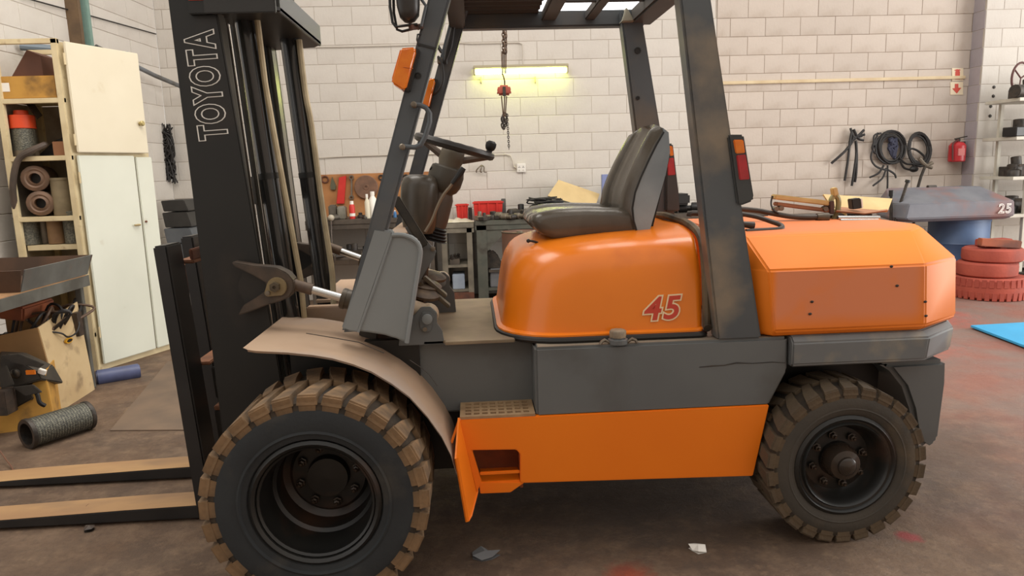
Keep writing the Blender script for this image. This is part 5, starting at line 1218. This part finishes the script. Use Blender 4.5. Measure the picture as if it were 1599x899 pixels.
# bins of bolts on the lower shelf
zsh = U(710, 414, YB).z
for i in range(5):
    x0 = xA0+0.10+0.115*i
    if x0+0.11 > xA1-0.08: break
    t = thing('bolt_bin', (x0+0.055, YB+0.15, zsh), ('grey bin of bolts, leftmost on bench lower shelf', 'grey bin of bolts, second from left on bench lower shelf', 'grey bin of bolts, third from left on bench lower shelf', 'grey bin of bolts, fourth from left on bench lower shelf', 'grey bin of bolts, rightmost on bench lower shelf')[i], 'bin')
    MB().box((x0, YB+0.03, zsh+0.001), (x0+0.105, YB+0.3, zsh+0.06)).build('tray', BENCHD, t, bevel=0.003)
    for k in range(3): MB().lathe([(0.028, 0), (0.028, 0.03), (0.016, 0.03), (0.016, 0.06)], (x0+0.03+0.024*k, YB+0.06+0.05*k, zsh+0.05), (0.3*(k-1), -0.4, 1), 8).build('bolt', GRIME, t)
for i in range(4):
    x0 = xA0+0.12+0.14*i; zt2 = 0.1605
    if x0 > xA1-0.15: break
    MB().box((x0, YB+0.02, zt2+0.0), (x0+0.13, YB+0.32, zt2+0.16)).build('storage_bin', M('pale_blue_bin', (150,160,172), (132,142,156), rough=0.5, scale=8), None, ('pale blue bin under bolt bins, leftmost', 'pale blue bin under bolt bins, second from left', 'pale blue bin under bolt bins, third from left', 'pale blue bin under bolt bins, rightmost')[i], 'bin', 'pale blue bins', bevel=0.006)
MB().box((xA0+0.05, YB-0.0, 0.001), (xA1-0.02, YB+0.4, 0.125)).build('brown_crate', RUST, None, 'brown wooden crate on floor under pale bench', 'crate', bevel=0.005)
# engine part and shelf load under heavy bench
MB().loft([[U(x, y, YB+0.1) for x, y in ((757,420), (757,392), (768,389), (776,395), (786,415), (786,421))], [U(x, y, YB+0.35) for x, y in ((757,418), (757,394), (768,391), (776,397), (786,415), (786,419))]]).build('gearbox_casting', GRIME, None, 'dark greasy casting on shelf under the heavy bench', 'casting', bevel=0.015)
zc_ = U(770, 422, YB).z; MB().box((xB0+0.13, YB+0.03, zc_-0.025), (1.28, YB+0.5, zc_)).build('bench_board', BENCHD, None, 'dark board shelf carrying the casting under heavy bench', 'board')
MB().box((xB0+0.14, YB+0.05, 0.1605), (0.6, YB+0.4, 0.36)).build('grey_crate', M('grey_tub', (112,112,114), (98,98,100), rough=0.6, scale=6), None, 'grey tub on the floor shelf of heavy bench', 'tub', bevel=0.01)
# drum in front of the heavy bench
c = U(812, 400, 6.9); zt = U(812, 361, 6.9).z; t = thing('oil_drum', (c.x+0.05, 6.95, 0), 'rusty open topped drum beside the heavy bench', 'drum')
dr = 0.22
MB().lathe([(dr, 0), (dr, zt*0.33), (dr*1.03, zt*0.35), (dr, zt*0.37), (dr, zt*0.64), (dr*1.03, zt*0.66), (dr, zt*0.68), (dr, zt-0.005), (dr*0.96, zt-0.02), (0, zt-0.02)], (c.x+0.05, 6.95, 0), (0,0,1), 32).build('shell', M('rusty_drum', (122,80,58), (96,72,60), rough=0.55, scale=5), t)
MB().lathe([(dr*1.0, zt-0.012), (dr*1.03, zt), (dr*0.97, zt+0.002)], (c.x+0.05, 6.95, 0), (0,0,1), 32, cap=False).build('rim', STEEL, t)
MB().lathe([(0.03, zt-0.02), (0.03, zt+0.006), (0, zt+0.006)], (c.x+0.0, 6.85, 0), (0,0,1), 12).build('bung', STEEL, t)

# ---------------------------------------------------------------- wall fittings
lt = thing('fluorescent_light', tuple(U(812, 112, YW-0.1)), 'lit fluorescent batten light on the white block wall', 'light')
a, c = U(739, 107, YW-0.06), U(887, 105, YW-0.06)
za = (a.z+c.z)/2
MB().box((a.x, YW-0.11, za), (c.x, YW-0.006, za+0.03)).build('housing', M('fixture_paint', (168,158,130), rough=0.6), lt, bevel=0.004)
TUBE = bpy.data.materials.new('lit_tube'); TUBE.use_nodes = True; bb = TUBE.node_tree.nodes['Principled BSDF']; bb.inputs['Base Color'].default_value = (1,1,0.8,1); bb.inputs['Emission Color'].default_value = (0.86, 1.0, 0.20, 1); bb.inputs['Emission Strength'].default_value = 17.0
MB().tube([(a.x+0.02, YW-0.075, za-0.035), (c.x-0.02, YW-0.075, za-0.035)], 0.026, 14).build('tube', TUBE, lt)
for x in (a.x, c.x-0.02): MB().box((x, YW-0.10, za-0.065), (x+0.02, YW-0.02, za+0.005)).build('end_cap', MAT['fixture_paint'], lt, bevel=0.003)
for px in (751, 836):
    p = U(px, 124, YW-0.03); MB().box((p.x-0.008, YW-0.04, p.z-0.035), (p.x+0.008, YW-0.006, p.z+0.03)).build('hanger', MAT['fixture_paint'], lt)
so = thing('wall_socket', tuple(U(814, 262, YW-0.02)), 'white double wall socket on block wall', 'socket')
p = U(814, 262, YW-0.03); MB().box((p.x-0.052, YW-0.035, p.z-0.05), (p.x+0.052, YW-0.005, p.z+0.05)).build('plate', M('socket_white', (226,222,214), rough=0.4), so, bevel=0.006)
for dx in (-0.022, 0.022):
    for q, (ex_, ez_) in enumerate(((-0.007, 0.005), (0.007, 0.005), (0, 0.017))):
        MB().lathe([(0.004, 0), (0.004, -0.002)], (p.x+dx+ex_, YW-0.035, p.z+ez_), (0,1,0), 8).build('pin_hole', BLACKP, so)
    MB().box((p.x+dx-0.008, YW-0.039, p.z-0.032), (p.x+dx+0.008, YW-0.034, p.z-0.018)).build('switch', M('socket_switch', (200,196,188), rough=0.4), so)
t = MB()
for k in range(3):
    t.tube(smoothpath([U(752,258,YW-0.03), U(752+4*(k-1),261,YW-0.06), U(750+6*(k-1),266+k,YW-0.06), U(752+8*(k-1),269,YW-0.04)], 3), 0.007, 6)
t.build('wall_hook', STEEL, None, 'small forked steel wall hook below steering wheel', 'hook')
# chain hoist hanging from the roof
YH = 6.0
ho = thing('chain_hoist', tuple(U(790, 142, YH)), 'hanging chain hoist with small red block and looped chain', 'hoist')
def link(c, d, r1, r2, th, tw, par, m):
    d = Vector(d).normalized(); s = Vector((math.cos(tw), math.sin(tw), 0)); P = []
    for k in range(13):
        a = 2*PI*k/12; P.append(Vector(c)+d*(r1*math.sin(a))+s*(r2*math.cos(a)))
    return MB().tube(P, th, 5, cap=False).build('chain_link', m, par)
CH = M('chain_steel', (104,82,66), (76,62,52), rough=0.5, metal=0.5, scale=30)
a = U(785.5, -30, YH); c = U(786.5, 80, YH)
n = 22
for i in range(n):
    p = a+(c-a)*(i/(n-1)); link(p, c-a, (c-a).length/(n-1)*0.72, 0.013, 0.005, (i % 2)*PI/2+0.4, ho, CH)
a = U(789.5, 45, YH)
for i in range(6):
    p = U(789.5, 50+6*i, YH); link(p, (0,0,1), 0.024, 0.012, 0.005, (i % 2)*PI/2+0.9, ho, CH)
for dx in (-3, 0, 3): MB().tube([U(787+dx,80,YH), U(787+dx*0.9,115,YH)], 0.006, 6).build('hook_rod', CH, ho)
MB().tube(smoothpath([U(784,114,YH), U(787,122,YH), U(788,128,YH), U(788,134,YH)], 3), 0.006, 6).build('hook', CH, ho)
p = U(787, 142, YH)
MB().loft([[(p.x-0.055, p.y-0.03, p.z-0.035), (p.x+0.055, p.y-0.03, p.z-0.035), (p.x+0.055, p.y+0.03, p.z-0.035), (p.x-0.055, p.y+0.03, p.z-0.035)], [(p.x-0.06, p.y-0.035, p.z), (p.x+0.06, p.y-0.035, p.z), (p.x+0.06, p.y+0.035, p.z), (p.x-0.06, p.y+0.035, p.z)], [(p.x-0.045, p.y-0.03, p.z+0.045), (p.x+0.045, p.y-0.03, p.z+0.045), (p.x+0.045, p.y+0.03, p.z+0.045), (p.x-0.045, p.y+0.03, p.z+0.045)]]).build('block', M('hoist_red', (172,84,66), (150,70,56), rough=0.5, scale=10), ho, bevel=0.014, label='faded red hoist block')
MB().box((p.x-0.012, p.y-0.042, p.z-0.045), (p.x+0.012, p.y-0.03, p.z+0.03)).build('slot', GRIME, ho)
for x0, x1 in ((783,786), (788,787), (791,789)):
    MB().tube([U(x0,150,YH), U(x1,182,YH)], 0.005, 6).build('chain_strand', CH, ho)
for i in range(9):
    rr = random.Random(i); p = U(787+rr.uniform(-2.5, 2.5), 181+2*i, YH+rr.uniform(-0.02, 0.02)); link(p, (rr.uniform(-.3,.3), 0, 1), 0.026, 0.016, 0.006, i*1.1, ho, GRIME)
for i in range(16):
    p = U(792+0.18*i, 180+3.4*i, YH); link(p, (0.06, 0, -1), 0.012, 0.007, 0.003, (i % 2)*PI/2, ho, GRIME)

# ---------------------------------------------------------------- right wall: signs, extinguisher, cables
def sign(pts4, m, label): return None
YS = YW-0.012
def sign_plate(px0, py0, px1, py1, label):
    P = [U(px0,py0,YS), U(px1,py0,YS), U(px1,py1,YS), U(px0,py1,YS)]
    t = thing('safety_sign', tuple(P[3]), label, 'sign')
    MB().sheet(P, 0.006, (0,1,0)).build('plate', M('sign_cream', (230,214,184), rough=0.5), t); return t
s1 = sign_plate(1486.5, 106.5, 1504, 126, 'square sign with red fire extinguisher symbol on right wall')
MB().prism([(x, z) for x, z in pts([(1492,112), (1493.5,110), (1498,110), (1499,112), (1499,124), (1491.5,124)], YS-0.006)], YS-0.0055, YS-0.0035).build('extinguisher_symbol', REDP, s1)
MB().sheet([U(x, y, YS-0.005) for x, y in ((1490,109.5), (1494,108), (1499.5,108.5), (1499.5,110), (1492,110.5))], 0.002, (0,1,0)).build('symbol_nozzle', REDP, s1)
s2 = sign_plate(1484, 128, 1503.5, 148, 'square sign with red down arrow on right wall')
MB().sheet([U(x, y, YS-0.005) for x, y in ((1491,131), (1496.5,130.7), (1496.5,137), (1501,137), (1494,146), (1487,138), (1491.2,137.5))], 0.002, (0,1,0)).build('arrow', REDP, s2)
c = U(1494.5, 236, 8.04); ex_ = thing('fire_extinguisher', (c.x, 8.04, c.z-0.13), 'red fire extinguisher hanging on right wall by pillar', 'fire extinguisher')
zb = U(1494, 252.5, 8.04).z; zt = U(1494, 221, 8.04).z; r_ = 0.088
MB().lathe([(r_*0.9, 0), (r_, 0.01), (r_, (zt-zb)*0.80), (r_*0.7, (zt-zb)*0.95), (0.02, (zt-zb)), (0.018, (zt-zb)+0.02)], (c.x, 8.04, zb), (0,0,1), 26).build('cylinder', M('extinguisher_red', (188,44,50), (172,36,42), rough=0.35, scale=6), ex_)
MB().bar((c.x-0.05, 8.02, zt+0.03), (c.x+0.09, 8.02, zt+0.055), 0.02, 0.012).build('lever', GRIME, ex_)
MB().box((c.x-0.02, 8.02, zt), (c.x+0.02, 8.06, zt+0.035)).build('valve', GRIME, ex_, bevel=0.004)
MB().tube(smoothpath([(c.x-0.02, 8.0, zt+0.02), (c.x-0.09, 7.99, zt-0.02), (c.x-0.10, 7.97, zb+0.12), (c.x-0.095, 7.97, zb+0.02)], 5), 0.009, 8).build('hose', M('extinguisher_hose', (88,50,46), rough=0.6), ex_)
MB().box((c.x-0.045, 8.04-r_-0.002, zb+0.07), (c.x+0.03, 8.04-r_+0.01, zb+0.15)).build('paper_label', M('faded_label', (206,120,116), rough=0.6), ex_)
MB().box((c.x+0.06, 8.05, zb+0.1), (c.x+0.10, 8.14, zt+0.0)).build('wall_bracket', GRIME, ex_)
YK = YW-0.05
def strands(P_list, r, label, nm='hanging_cable', m=CABLE, cat='cable'):
    b = MB()
    for P in P_list: b.tube(smoothpath([U(x, y, YK-0.02*dz) for x, y, dz in P], 5), r, 6)
    return b.build(nm, m, None, label, cat)
strands([[(1329,203,0), (1332,218,1), (1322,233,1), (1312,243,1), (1298,255,0)], [(1330,205,1), (1327,222,1), (1324,250,1), (1319,282,0)], [(1336,220,0), (1337,240,1), (1334,265,1), (1330,290,0)], [(1337,222,1), (1338,245,1), (1337,270,1), (1335,284,0)],
         [(1349,203,0), (1340,212,1), (1330,220,1), (1326,224,0)], [(1350,210,1), (1336,214,1), (1326,222,0)], [(1333,202,1), (1340,216,1), (1348,219,0)], [(1328,200,0), (1334,214,1), (1346,212,0)]], 0.015, 'short black hoses dangling in a bunch, leftmost on right wall')
def coil(cx, cy, rx, ry, n, r, extra, label, seed):
    rr = random.Random(seed); b = MB(); P = []
    for i in range(n*24+1):
        a = 2*PI*i/24; k = 1+0.13*math.sin(i*0.121+seed)+0.03*math.sin(i*0.37); P.append(U(cx+rx*k*math.cos(a)+rr.uniform(-.3,.3)+1.6*math.sin(i*0.05*seed), cy+ry*k*math.sin(a)+1.2*math.sin(i*0.04), YK-0.012*(i//24 % 3)))
    b.tube(P, r, 6)
    for E in extra: b.tube(smoothpath([U(x, y, YK-0.03) for x, y in E], 5), r, 6)
    return b.build('cable_coil', CABLE, None, label, 'cable')
coil(1391, 231, 20, 23, 7, 0.0115, [[(1371,207), (1366,225), (1360,245), (1366,258), (1378,264), (1388,266), (1397,272), (1399,278)], [(1380,258), (1372,270), (1358,277)], [(1384,262), (1378,278), (1363,290)], [(1386,258), (1386,285), (1385,307)], [(1365,232), (1365,212), (1376,208)], [(1367,240), (1362,230), (1370,212)]], 'large black cable coil hanging between hoses and small coil', 3)
tangle('blue_cloth', 1394, 231, YK-0.02, 0.05, 0.10, 6, 0.02, M('navy_rag', (52,54,72), rough=0.8), 'navy rag tucked inside the large cable coil', 'rag', d=0.015, seed=6)
coil(1435, 233, 17, 24, 6, 0.0125, [[(1418,235), (1424,232), (1434,236), (1444,246), (1440,254), (1425,258)], [(1406,252), (1412,262), (1424,265), (1430,262)], [(1404,246), (1416,256), (1436,254)]], 'smaller black cable coil nearest the fire extinguisher', 5)
MB().sphere(U(1427,264,YK-0.05), 0.045, 10, 8, (1.2, 0.8, 0.8)).build('plug', BLACKP, None, 'black plug hanging below the smaller cable coil', 'plug')
t = thing('floor_jack_handle', (U(1424, 330, 7.95).x, 7.95, 0), 'steel jack handle with grey fork standing by counterweight', 'tool')
MB().tube([U(1446,256,7.95), U(1438,276,7.95), U(1432,297,7.95), Vector((U(1424,330,7.95).x, 7.95, 0.0))], 0.016, 8).build('rod', GRIME, t)
MB().tube([U(1435,247,7.95), U(1441,254,7.95), U(1447,259,7.95), U(1456,254,7.95)], 0.022, 8).build('fork_head', STEEL, t)
MB().tube([U(1447,259,7.95), U(1455,262,7.95)], 0.02, 8).build('fork_head', STEEL, t)
for i, (P, lab) in enumerate((([(1418,281), (1412,300), (1405,320), (1398,345)], 'black lever with grip leaning behind orange counterweight'), ([(1392,297), (1391,345)], 'short black rod upright behind orange counterweight'))):
    t = thing('steel_lever', tuple(U(*P[-1], 7.2)), lab, 'lever')
    MB().tube([U(x, y, 7.2) for x, y in P]+[Vector((U(*P[-1], 7.2).x-0.02, 7.2, 0.0))], 0.016, 8).build('rod', GRIME, t)
    MB().tube([U(P[0][0], P[0][1], 7.2), U(P[0][0]*0.8+P[1][0]*0.2, P[0][1]*0.8+P[1][1]*0.2, 7.2)], 0.026, 8).build('grip', BLACKP, t)
# grey spare counterweight on blue drum
GY = 7.05; GX0, GX1 = U(1410, 315, GY).x, U(1591, 315, GY).x
gz0, gz1 = U(1500, 345, GY).z, U(1500, 291, GY+0.4).z
GW = M('faded_grey_casting', (122,124,130), (106,108,116), rough=0.65, scale=4, dirt=(138,104,98), damt=0.5, dscale=3)
g = thing('spare_counterweight', (4.9, 7.1, gz0), 'grey cast forklift counterweight resting on the blue drum', 'counterweight')
def gr(z, k, e, n=0.0): return [(GX0+k+e, GY+n, z), (GX1-k-0.02-e*0.3, GY+n, z), (GX1-k, GY+n*0.7+0.10, z), (GX1-k-0.06, GY+0.72-k*0.3, z), (GX0+0.16+k, GY+0.75-k*0.3, z), (GX0+k, GY+n*0.7+0.2, z)]
MB().loft([gr(gz0, 0.05, 0.10, 0.05), gr(gz0+0.04, 0.0, 0.04), gr(gz0+0.19, 0.01, 0.06), gr(gz1-0.015, 0.10, 0.16, 0.42), gr(gz1, 0.13, 0.18, 0.46), gr(gz1-0.05, 0.17, 0.20, 0.50)]).build('casting', GW, g, bevel=0.014)
MB().prismz([(GX0+0.42, GY+0.54), (GX0+0.85, GY+0.54), (GX0+0.80, GY+0.62), (GX0+0.44, GY+0.62)], gz1-0.051, gz1-0.046).build('worn_hollow', M('pinkish_dust', (134,108,104), (120,98,96), rough=0.8, scale=4), g)
MB().box((GX0+0.56, GY+0.46, gz1-0.03), (GX0+0.66, GY+0.50, gz1+0.02)).build('lug', GRIME, g, bevel=0.006)
p = U(1567, 326, GY)
tm = frame((1, 0, 0.01), (0, 0.2, 1), (p.x, GY-0.012, p.z))
text_mesh('number_outline', '25', 0.135, 0.003, WHITE, tm, g, 0.001, shear=0.2, spacing=1.1)
text_mesh('number_fill', '25', 0.135, -0.003, GW, tm @ Matrix.Translation((0,0,0.0014)), g, 0.001, shear=0.2, spacing=1.1)
c = (U(1495, 380, 7.42).x, 7.42); r_ = 0.29; dz = gz0-0.002
t = thing('blue_drum', (c[0], c[1], 0), 'blue steel drum carrying the grey counterweight', 'drum')
MB().lathe([(r_, 0), (r_, dz*0.32), (r_*1.025, dz*0.34), (r_, dz*0.36), (r_, dz*0.64), (r_*1.025, dz*0.66), (r_, dz*0.68), (r_, dz), (0, dz)], (c[0], c[1], 0), (0,0,1), 36).build('shell', M('blue_drum_paint', (78,104,140), (66,88,122), rough=0.5, scale=4), t)
MB().lathe([(r_*1.02, dz-0.03), (r_*1.02, dz)], (c[0], c[1], 0), (0,0,1), 36, cap=False).build('rim', MAT['blue_drum_paint'], t)
# red tyres
REDT = M('red_painted_tyre', (176,84,66), (160,72,58), rough=0.8, scale=5, bump=0.2, bscale=40, dirt=(140,78,66), damt=0.3)
TX, TY = U(1543, 440, 6.85).x, 6.85
def tyre(z, h, r, dx, label, lugs):
    t = thing('red_tyre', (TX+dx, TY, z), label, 'tyre', 'red tyre stack')
    MB().lathe([(r*0.5, 0.0), (r*0.9, 0.0), (r*0.985, h*0.12), (r, h*0.3), (r, h*0.7), (r*0.985, h*0.88), (r*0.9, h), (r*0.5, h), (r*0.48, h*0.5), (r*0.5, 0)], (TX+dx, TY, z+0.001), (0,0,1), 48, cap=False).build('carcass', REDT, t, angle=30)
    if lugs:
        b = MB(); b.obox((r-0.002, 0, 0), (0.014, 0.04, h*0.35)); me = b.mesh('tread_block', REDT, smooth=False)
        for i in range(34):
            for zz in (0.2, 0.8):
                a = 2*PI*(i+(0.5 if zz > 0.5 else 0))/34
                inst(me, 'tread_block', t, Matrix.Translation((0, 0, h*zz)) @ Matrix.Rotation(a, 4, 'Z'))
    return t
h1 = 0.215; tyre(0, h1, 0.335, 0.0, 'red painted tyre, bottom and widest of the stack', True)
h2 = 0.145; tyre(h1+0.002, h2, 0.27, -0.03, 'red painted tyre in the middle of the stack', False)
h3 = 0.135; tyre(h1+h2+0.004, h3, 0.27, 0.02, 'red painted tyre, topmost of the three tyres', False)
z3 = h1+h2+h3+0.006
MB().obox((TX+0.10, TY+0.1, z3+0.035), (0.32, 0.14, 0.07), Matrix.Rotation(0.1, 3, 'Z')).build('red_brick', REDT, None, 'red flat slab lying across the tyre stack', 'slab', bevel=0.008)
MB().obox((TX-0.01, TY-0.12, z3+0.052), (0.36, 0.10, 0.075), Matrix.Rotation(-0.25, 3, 'Z') @ Matrix.Rotation(0.08, 3, 'Y')).build('orange_bar', M('orange_brown_bar', (186,104,70), (92,70,64), rough=0.6, scale=3), None, 'orange brown bar lying aslant on the tyre stack', 'bar', bevel=0.006)
# rack on the right
rk = thing('storage_rack', (6.2, 7.6, 0), 'white steel storage rack at the right photo edge', 'rack')
RW = M('rack_white', (206,202,188), (190,184,170), rough=0.6, scale=5)
RX0, RX1, RY0, RY1 = 5.80, 6.75, 7.35, 7.85
for x in (RX0+0.12, RX1-0.04):
    for y in (RY0, RY1-0.04): MB().box((x, y, 0), (x+0.04, y+0.04, 2.02)).build('post', RW, rk, bevel=0.003)
rz = [2.0, 1.60, 1.18, 0.78, 0.30]
for z in rz: MB().box((RX0-0.04, RY0-0.01, z-0.035), (RX1, RY1, z)).build('shelf', RW, rk, bevel=0.003)
rr = random.Random(15)
labs = ('black part on top board of the white rack', 'black part on second board of the white rack', 'black part on third board of the white rack', 'black part on fourth board of the white rack')
for k, z in enumerate(rz[:4]): clutter(RX0+0.0, RX1-0.1, RY0+0.06, z+0.001, 8, 0.18, 0.27, labs[k], ('rack parts top', 'rack parts second', 'rack parts third', 'rack parts fourth')[k], [GRIME, BLACKP, GRIME] if k != 2 else [GRIME, RUST, GRIME2], 30+k, span=0.2)
c = U(1594, 122, 7.5); P = [c+Vector((0.10*math.cos(2*PI*k/24), 0, 0.16*math.sin(2*PI*k/24))) for k in range(25)]
t = thing('hand_wheel', (c.x, 7.5, c.z-0.16), 'dark red hand wheel standing on top of the white rack', 'wheel')
MB().tube(P, 0.012, 8, cap=False).build('rim', M('dark_red_paint', (92,56,52), rough=0.5), t)
for a in (0.4, 2.5, 4.6): MB().tube([c, c+Vector((0.10*math.cos(a), 0, 0.16*math.sin(a)))], 0.008, 6).build('spoke', MAT['dark_red_paint'], t)
for i, (px, py) in enumerate(((1552,136), (1551,150), (1547,166), (1546,181))):
    p = U(px, py, 7.945); MB().lathe([(0.02, 0), (0.014, -0.01), (0, -0.012)], p, (0,1,0), 6).build('wall_bolt', GRIME, None, ('dark wall bolt beside rack, topmost of four', 'dark wall bolt beside rack, second from top', 'dark wall bolt beside rack, third from top', 'dark wall bolt beside rack, lowest of four')[i], 'bolt', 'bolts by the rack')
clutter(5.62, 6.5, 7.2, 0.001, 6, 0.18, 0.30, 'black scrap part on floor beside the tyre stack', 'scrap by the tyre stack', [GRIME, BLACKP, GRIME2], 41, span=0.3)
clutter(4.15, 4.5, 7.3, 0.001, 3, 0.25, 0.4, 'dark scrap on floor behind the orange counterweight', 'scrap behind the counterweight', [GRIME, GRIME2], 43, span=0.2)
# blue sheet on the floor
P = [Vector(v) for v in ((4.09, 5.54, 0), (5.5, 5.62, 0), (5.4, 4.2, 0), (3.94, 4.2, 0))]
MB().prismz([(p.x, p.y) for p in P], 0.012, 0.03).build('blue_sheet', M('sky_blue_sheet', (64,172,222), (56,160,210), rough=0.45, scale=3), None, 'bright sky blue sheet lying on floor at right edge', 'sheet', bevel=0.002)
MB().prismz([(p.x+0.04, p.y+0.02) for p in P], 0.001, 0.0115).build('sheet_underlay', BLACKP, None, 'black underlay beneath the sky blue sheet', 'sheet', smooth=False)
# black crate things on far bench
zf = zB+0.001
MB().box(*zbox(1043, 302, 1078, 318, YB+0.1, 0.3, zf+0.09)).build('black_case', BLACKP, None, 'black case with pale slots seen between pillars', 'case', bevel=0.02)
for k in range(5):
    a, c = zbox(1044+5*k, 305, 1047+5*k, 312, YB+0.095, 0.004); MB().box(a, c).build('case_slot', M('pale_slot', (196,188,204), rough=0.5), bpy.data.objects['black_case']) if False else None
clutter(2.15, 2.75, YB+0.1, zf, 4, 0.14, 0.2, 'black part on dark bench between the rear pillars', 'parts on the dark bench', [GRIME, BLACKP], 51)

# ---------------------------------------------------------------- things lying on the orange counterweight
ZC = 1.160
ju = thing('hydraulic_pump', (1.55, 2.95, ZC), 'cream steel hydraulic pump frame with chrome rod on counterweight', 'pump')
CRM = M('cream_tool_paint', (206,180,124), (188,160,104), rough=0.5, scale=8)
CRD = M('tan_tool_paint', (160,108,74), (140,92,64), rough=0.6, scale=8)
Yj = 3.10
def jp(x, y, Y=Yj): return U(x, y, Y)
MB().bar(jp(1207,307), jp(1292,317), 0.05, 0.022).build('upper_bar', CRM, ju, bevel=0.004)
MB().bar(jp(1210,318), jp(1296,329), 0.045, 0.018).build('lower_bar', CRD, ju, bevel=0.004)
MB().prism(pts([(1290,314), (1298,313), (1298,334), (1291,333)], Yj), Yj-0.03, Yj+0.03).build('end_block', M('dark_brown_block', (72,46,38), rough=0.6), ju, bevel=0.003)
for x, y in ((1211,326), (1219,325), (1288,326)): MB().lathe([(0.011, 0.02), (0.011, -0.012), (0, -0.012)], jp(x, y, Yj-0.02), (0,1,0), 10).build('bolt', STEEL, ju)
MB().tube(smoothpath([jp(1300,325), jp(1298,312), jp(1304,305), jp(1309,312), jp(1308,328), jp(1303,341), jp(1300,343)], 4), 0.012, 8).build('link_arm', M('olive_arm', (122,118,72), (150,140,96), rough=0.5, scale=12), ju)
MB().prism(pts([(1297,294), (1304,292), (1307,304), (1299,306)], Yj), Yj-0.02, Yj+0.01).build('lug_plate', CRM, ju, bevel=0.003)
MB().tube(smoothpath([jp(1313,330,Yj-0.03), jp(1320,334,Yj-0.03), jp(1319,341,Yj-0.03), jp(1312,344,Yj-0.05)], 4), 0.006, 6).build('clip', CRM, ju)
MB().sheet([jp(1285,304,3.25), jp(1393,311,3.25), jp(1386,330,3.16), jp(1310,332,3.16), jp(1300,326,3.2)], 0.008).build('tray_plate', CRM, ju)
MB().sheet([jp(1305,330,3.06), jp(1350,334,3.05), jp(1386,329,3.06), jp(1384,326,3.24), jp(1312,322,3.24)], 0.01).build('tray_floor', CRD, ju)
MB().prism(pts([(1330,311), (1344,309), (1346,325), (1332,327)], 3.08), 3.08, 3.12).build('black_block', BLACKP, ju, bevel=0.003)
MB().prism(pts([(1344.5,310), (1346.5,310), (1348,324), (1346,325)], 3.079), 3.079, 3.12).build('white_band', WHITE, ju)
MB().tube([jp(1308,340,3.04), jp(1373,340,3.04)], 0.010, 12).build('chrome_rod', CHROME, ju)
MB().tube([jp(1312,344,2.99), jp(1371,343.5,2.99)], 0.007, 12).build('chrome_rod', CHROME, ju)
MB().box((1.47, 3.12, ZC), (1.80, 3.26, ZC+0.012)).build('base_plate', GRIME, ju)
a = jp(1275,339,3.04); c = jp(1292,340,3.04); MB().tube([a, a+(c-a)*0.5, c], [0.016, 0.022, 0.024], 12).build('hose_coupling', OILY, ju)
ZHz = 1.205
def uzp(x, y): return UZ(x, y, ZHz)
MB().tube(smoothpath([U(1156,326,3.10), U(1185,329,3.10), U(1205,333,3.08), U(1235,338,3.06), U(1262,339.5,3.05), U(1276,339,3.04)], 5), 0.0115, 10).build('pump_hose', HOSE, None, 'dark hydraulic hose leading to the pump frame', 'hose')
MB().tube(smoothpath([U(1150,333,2.86), U(1180,338,2.80), U(1205,346,2.76), U(1220,352,2.74), U(1219,357,2.72), U(1200,359,2.71), U(1165,361,2.70)], 5), 0.0095, 10).build('looped_hose', HOSE, None, 'thin black hose looped back on counterweight edge', 'hose')
MB().tube([U(1160,350,2.72), U(1177,352,2.72)], [0.012, 0.015], 10).build('hose_fitting', HOSE, None, 'black hose end fitting beside the rear pillar', 'fitting')
MB().tube(smoothpath([U(1076,338,3.05), U(1079,333,3.05), U(1095,333,3.05), U(1120,332,3.0)], 4), 0.012, 8).build('bent_hose', HOSE, None, 'bent brown hose end behind the rear pillar', 'hose')
MB().tube(smoothpath([U(1206,306,3.10), U(1204,318,3.09), U(1208,328,3.07), U(1216,333,3.06)], 4), 0.004, 6).build('pump_wire', CABLE, None, 'thin wire at the left end of pump frame', 'wire')
# ---------------------------------------------------------------- scraps on the floor
def scrap(px, py, s, m, label, seed):
    rr = random.Random(seed); c = UZ(px, py, 0); n = 7; vs = [(c.x, c.y, 0.022)]; 
    for k in range(n): a = 2*PI*k/n; q = s*rr.uniform(0.6, 1.1); vs.append((c.x+q*math.cos(a), c.y+q*0.8*math.sin(a), 0.003+0.02*rr.random()))
    b = MB().add(vs, [(0, i+1, (i+1) % n+1) for i in range(n)]); b.add([(v[0], v[1], 0.001) for v in vs[1:]], [tuple(range(n))])
    b.build('paper_scrap', m, None, label, 'scrap', smooth=False)
scrap(1090, 858, 0.04, WHITE, 'crumpled white paper scrap under the side panel', 1)
scrap(757, 868, 0.055, M('clear_wrap', (120,122,124), rough=0.25), 'crumpled clear wrap on floor behind front wheel', 2)
scrap(140, 827, 0.03, GRIME2, 'small dark scrap on floor before near fork', 3)
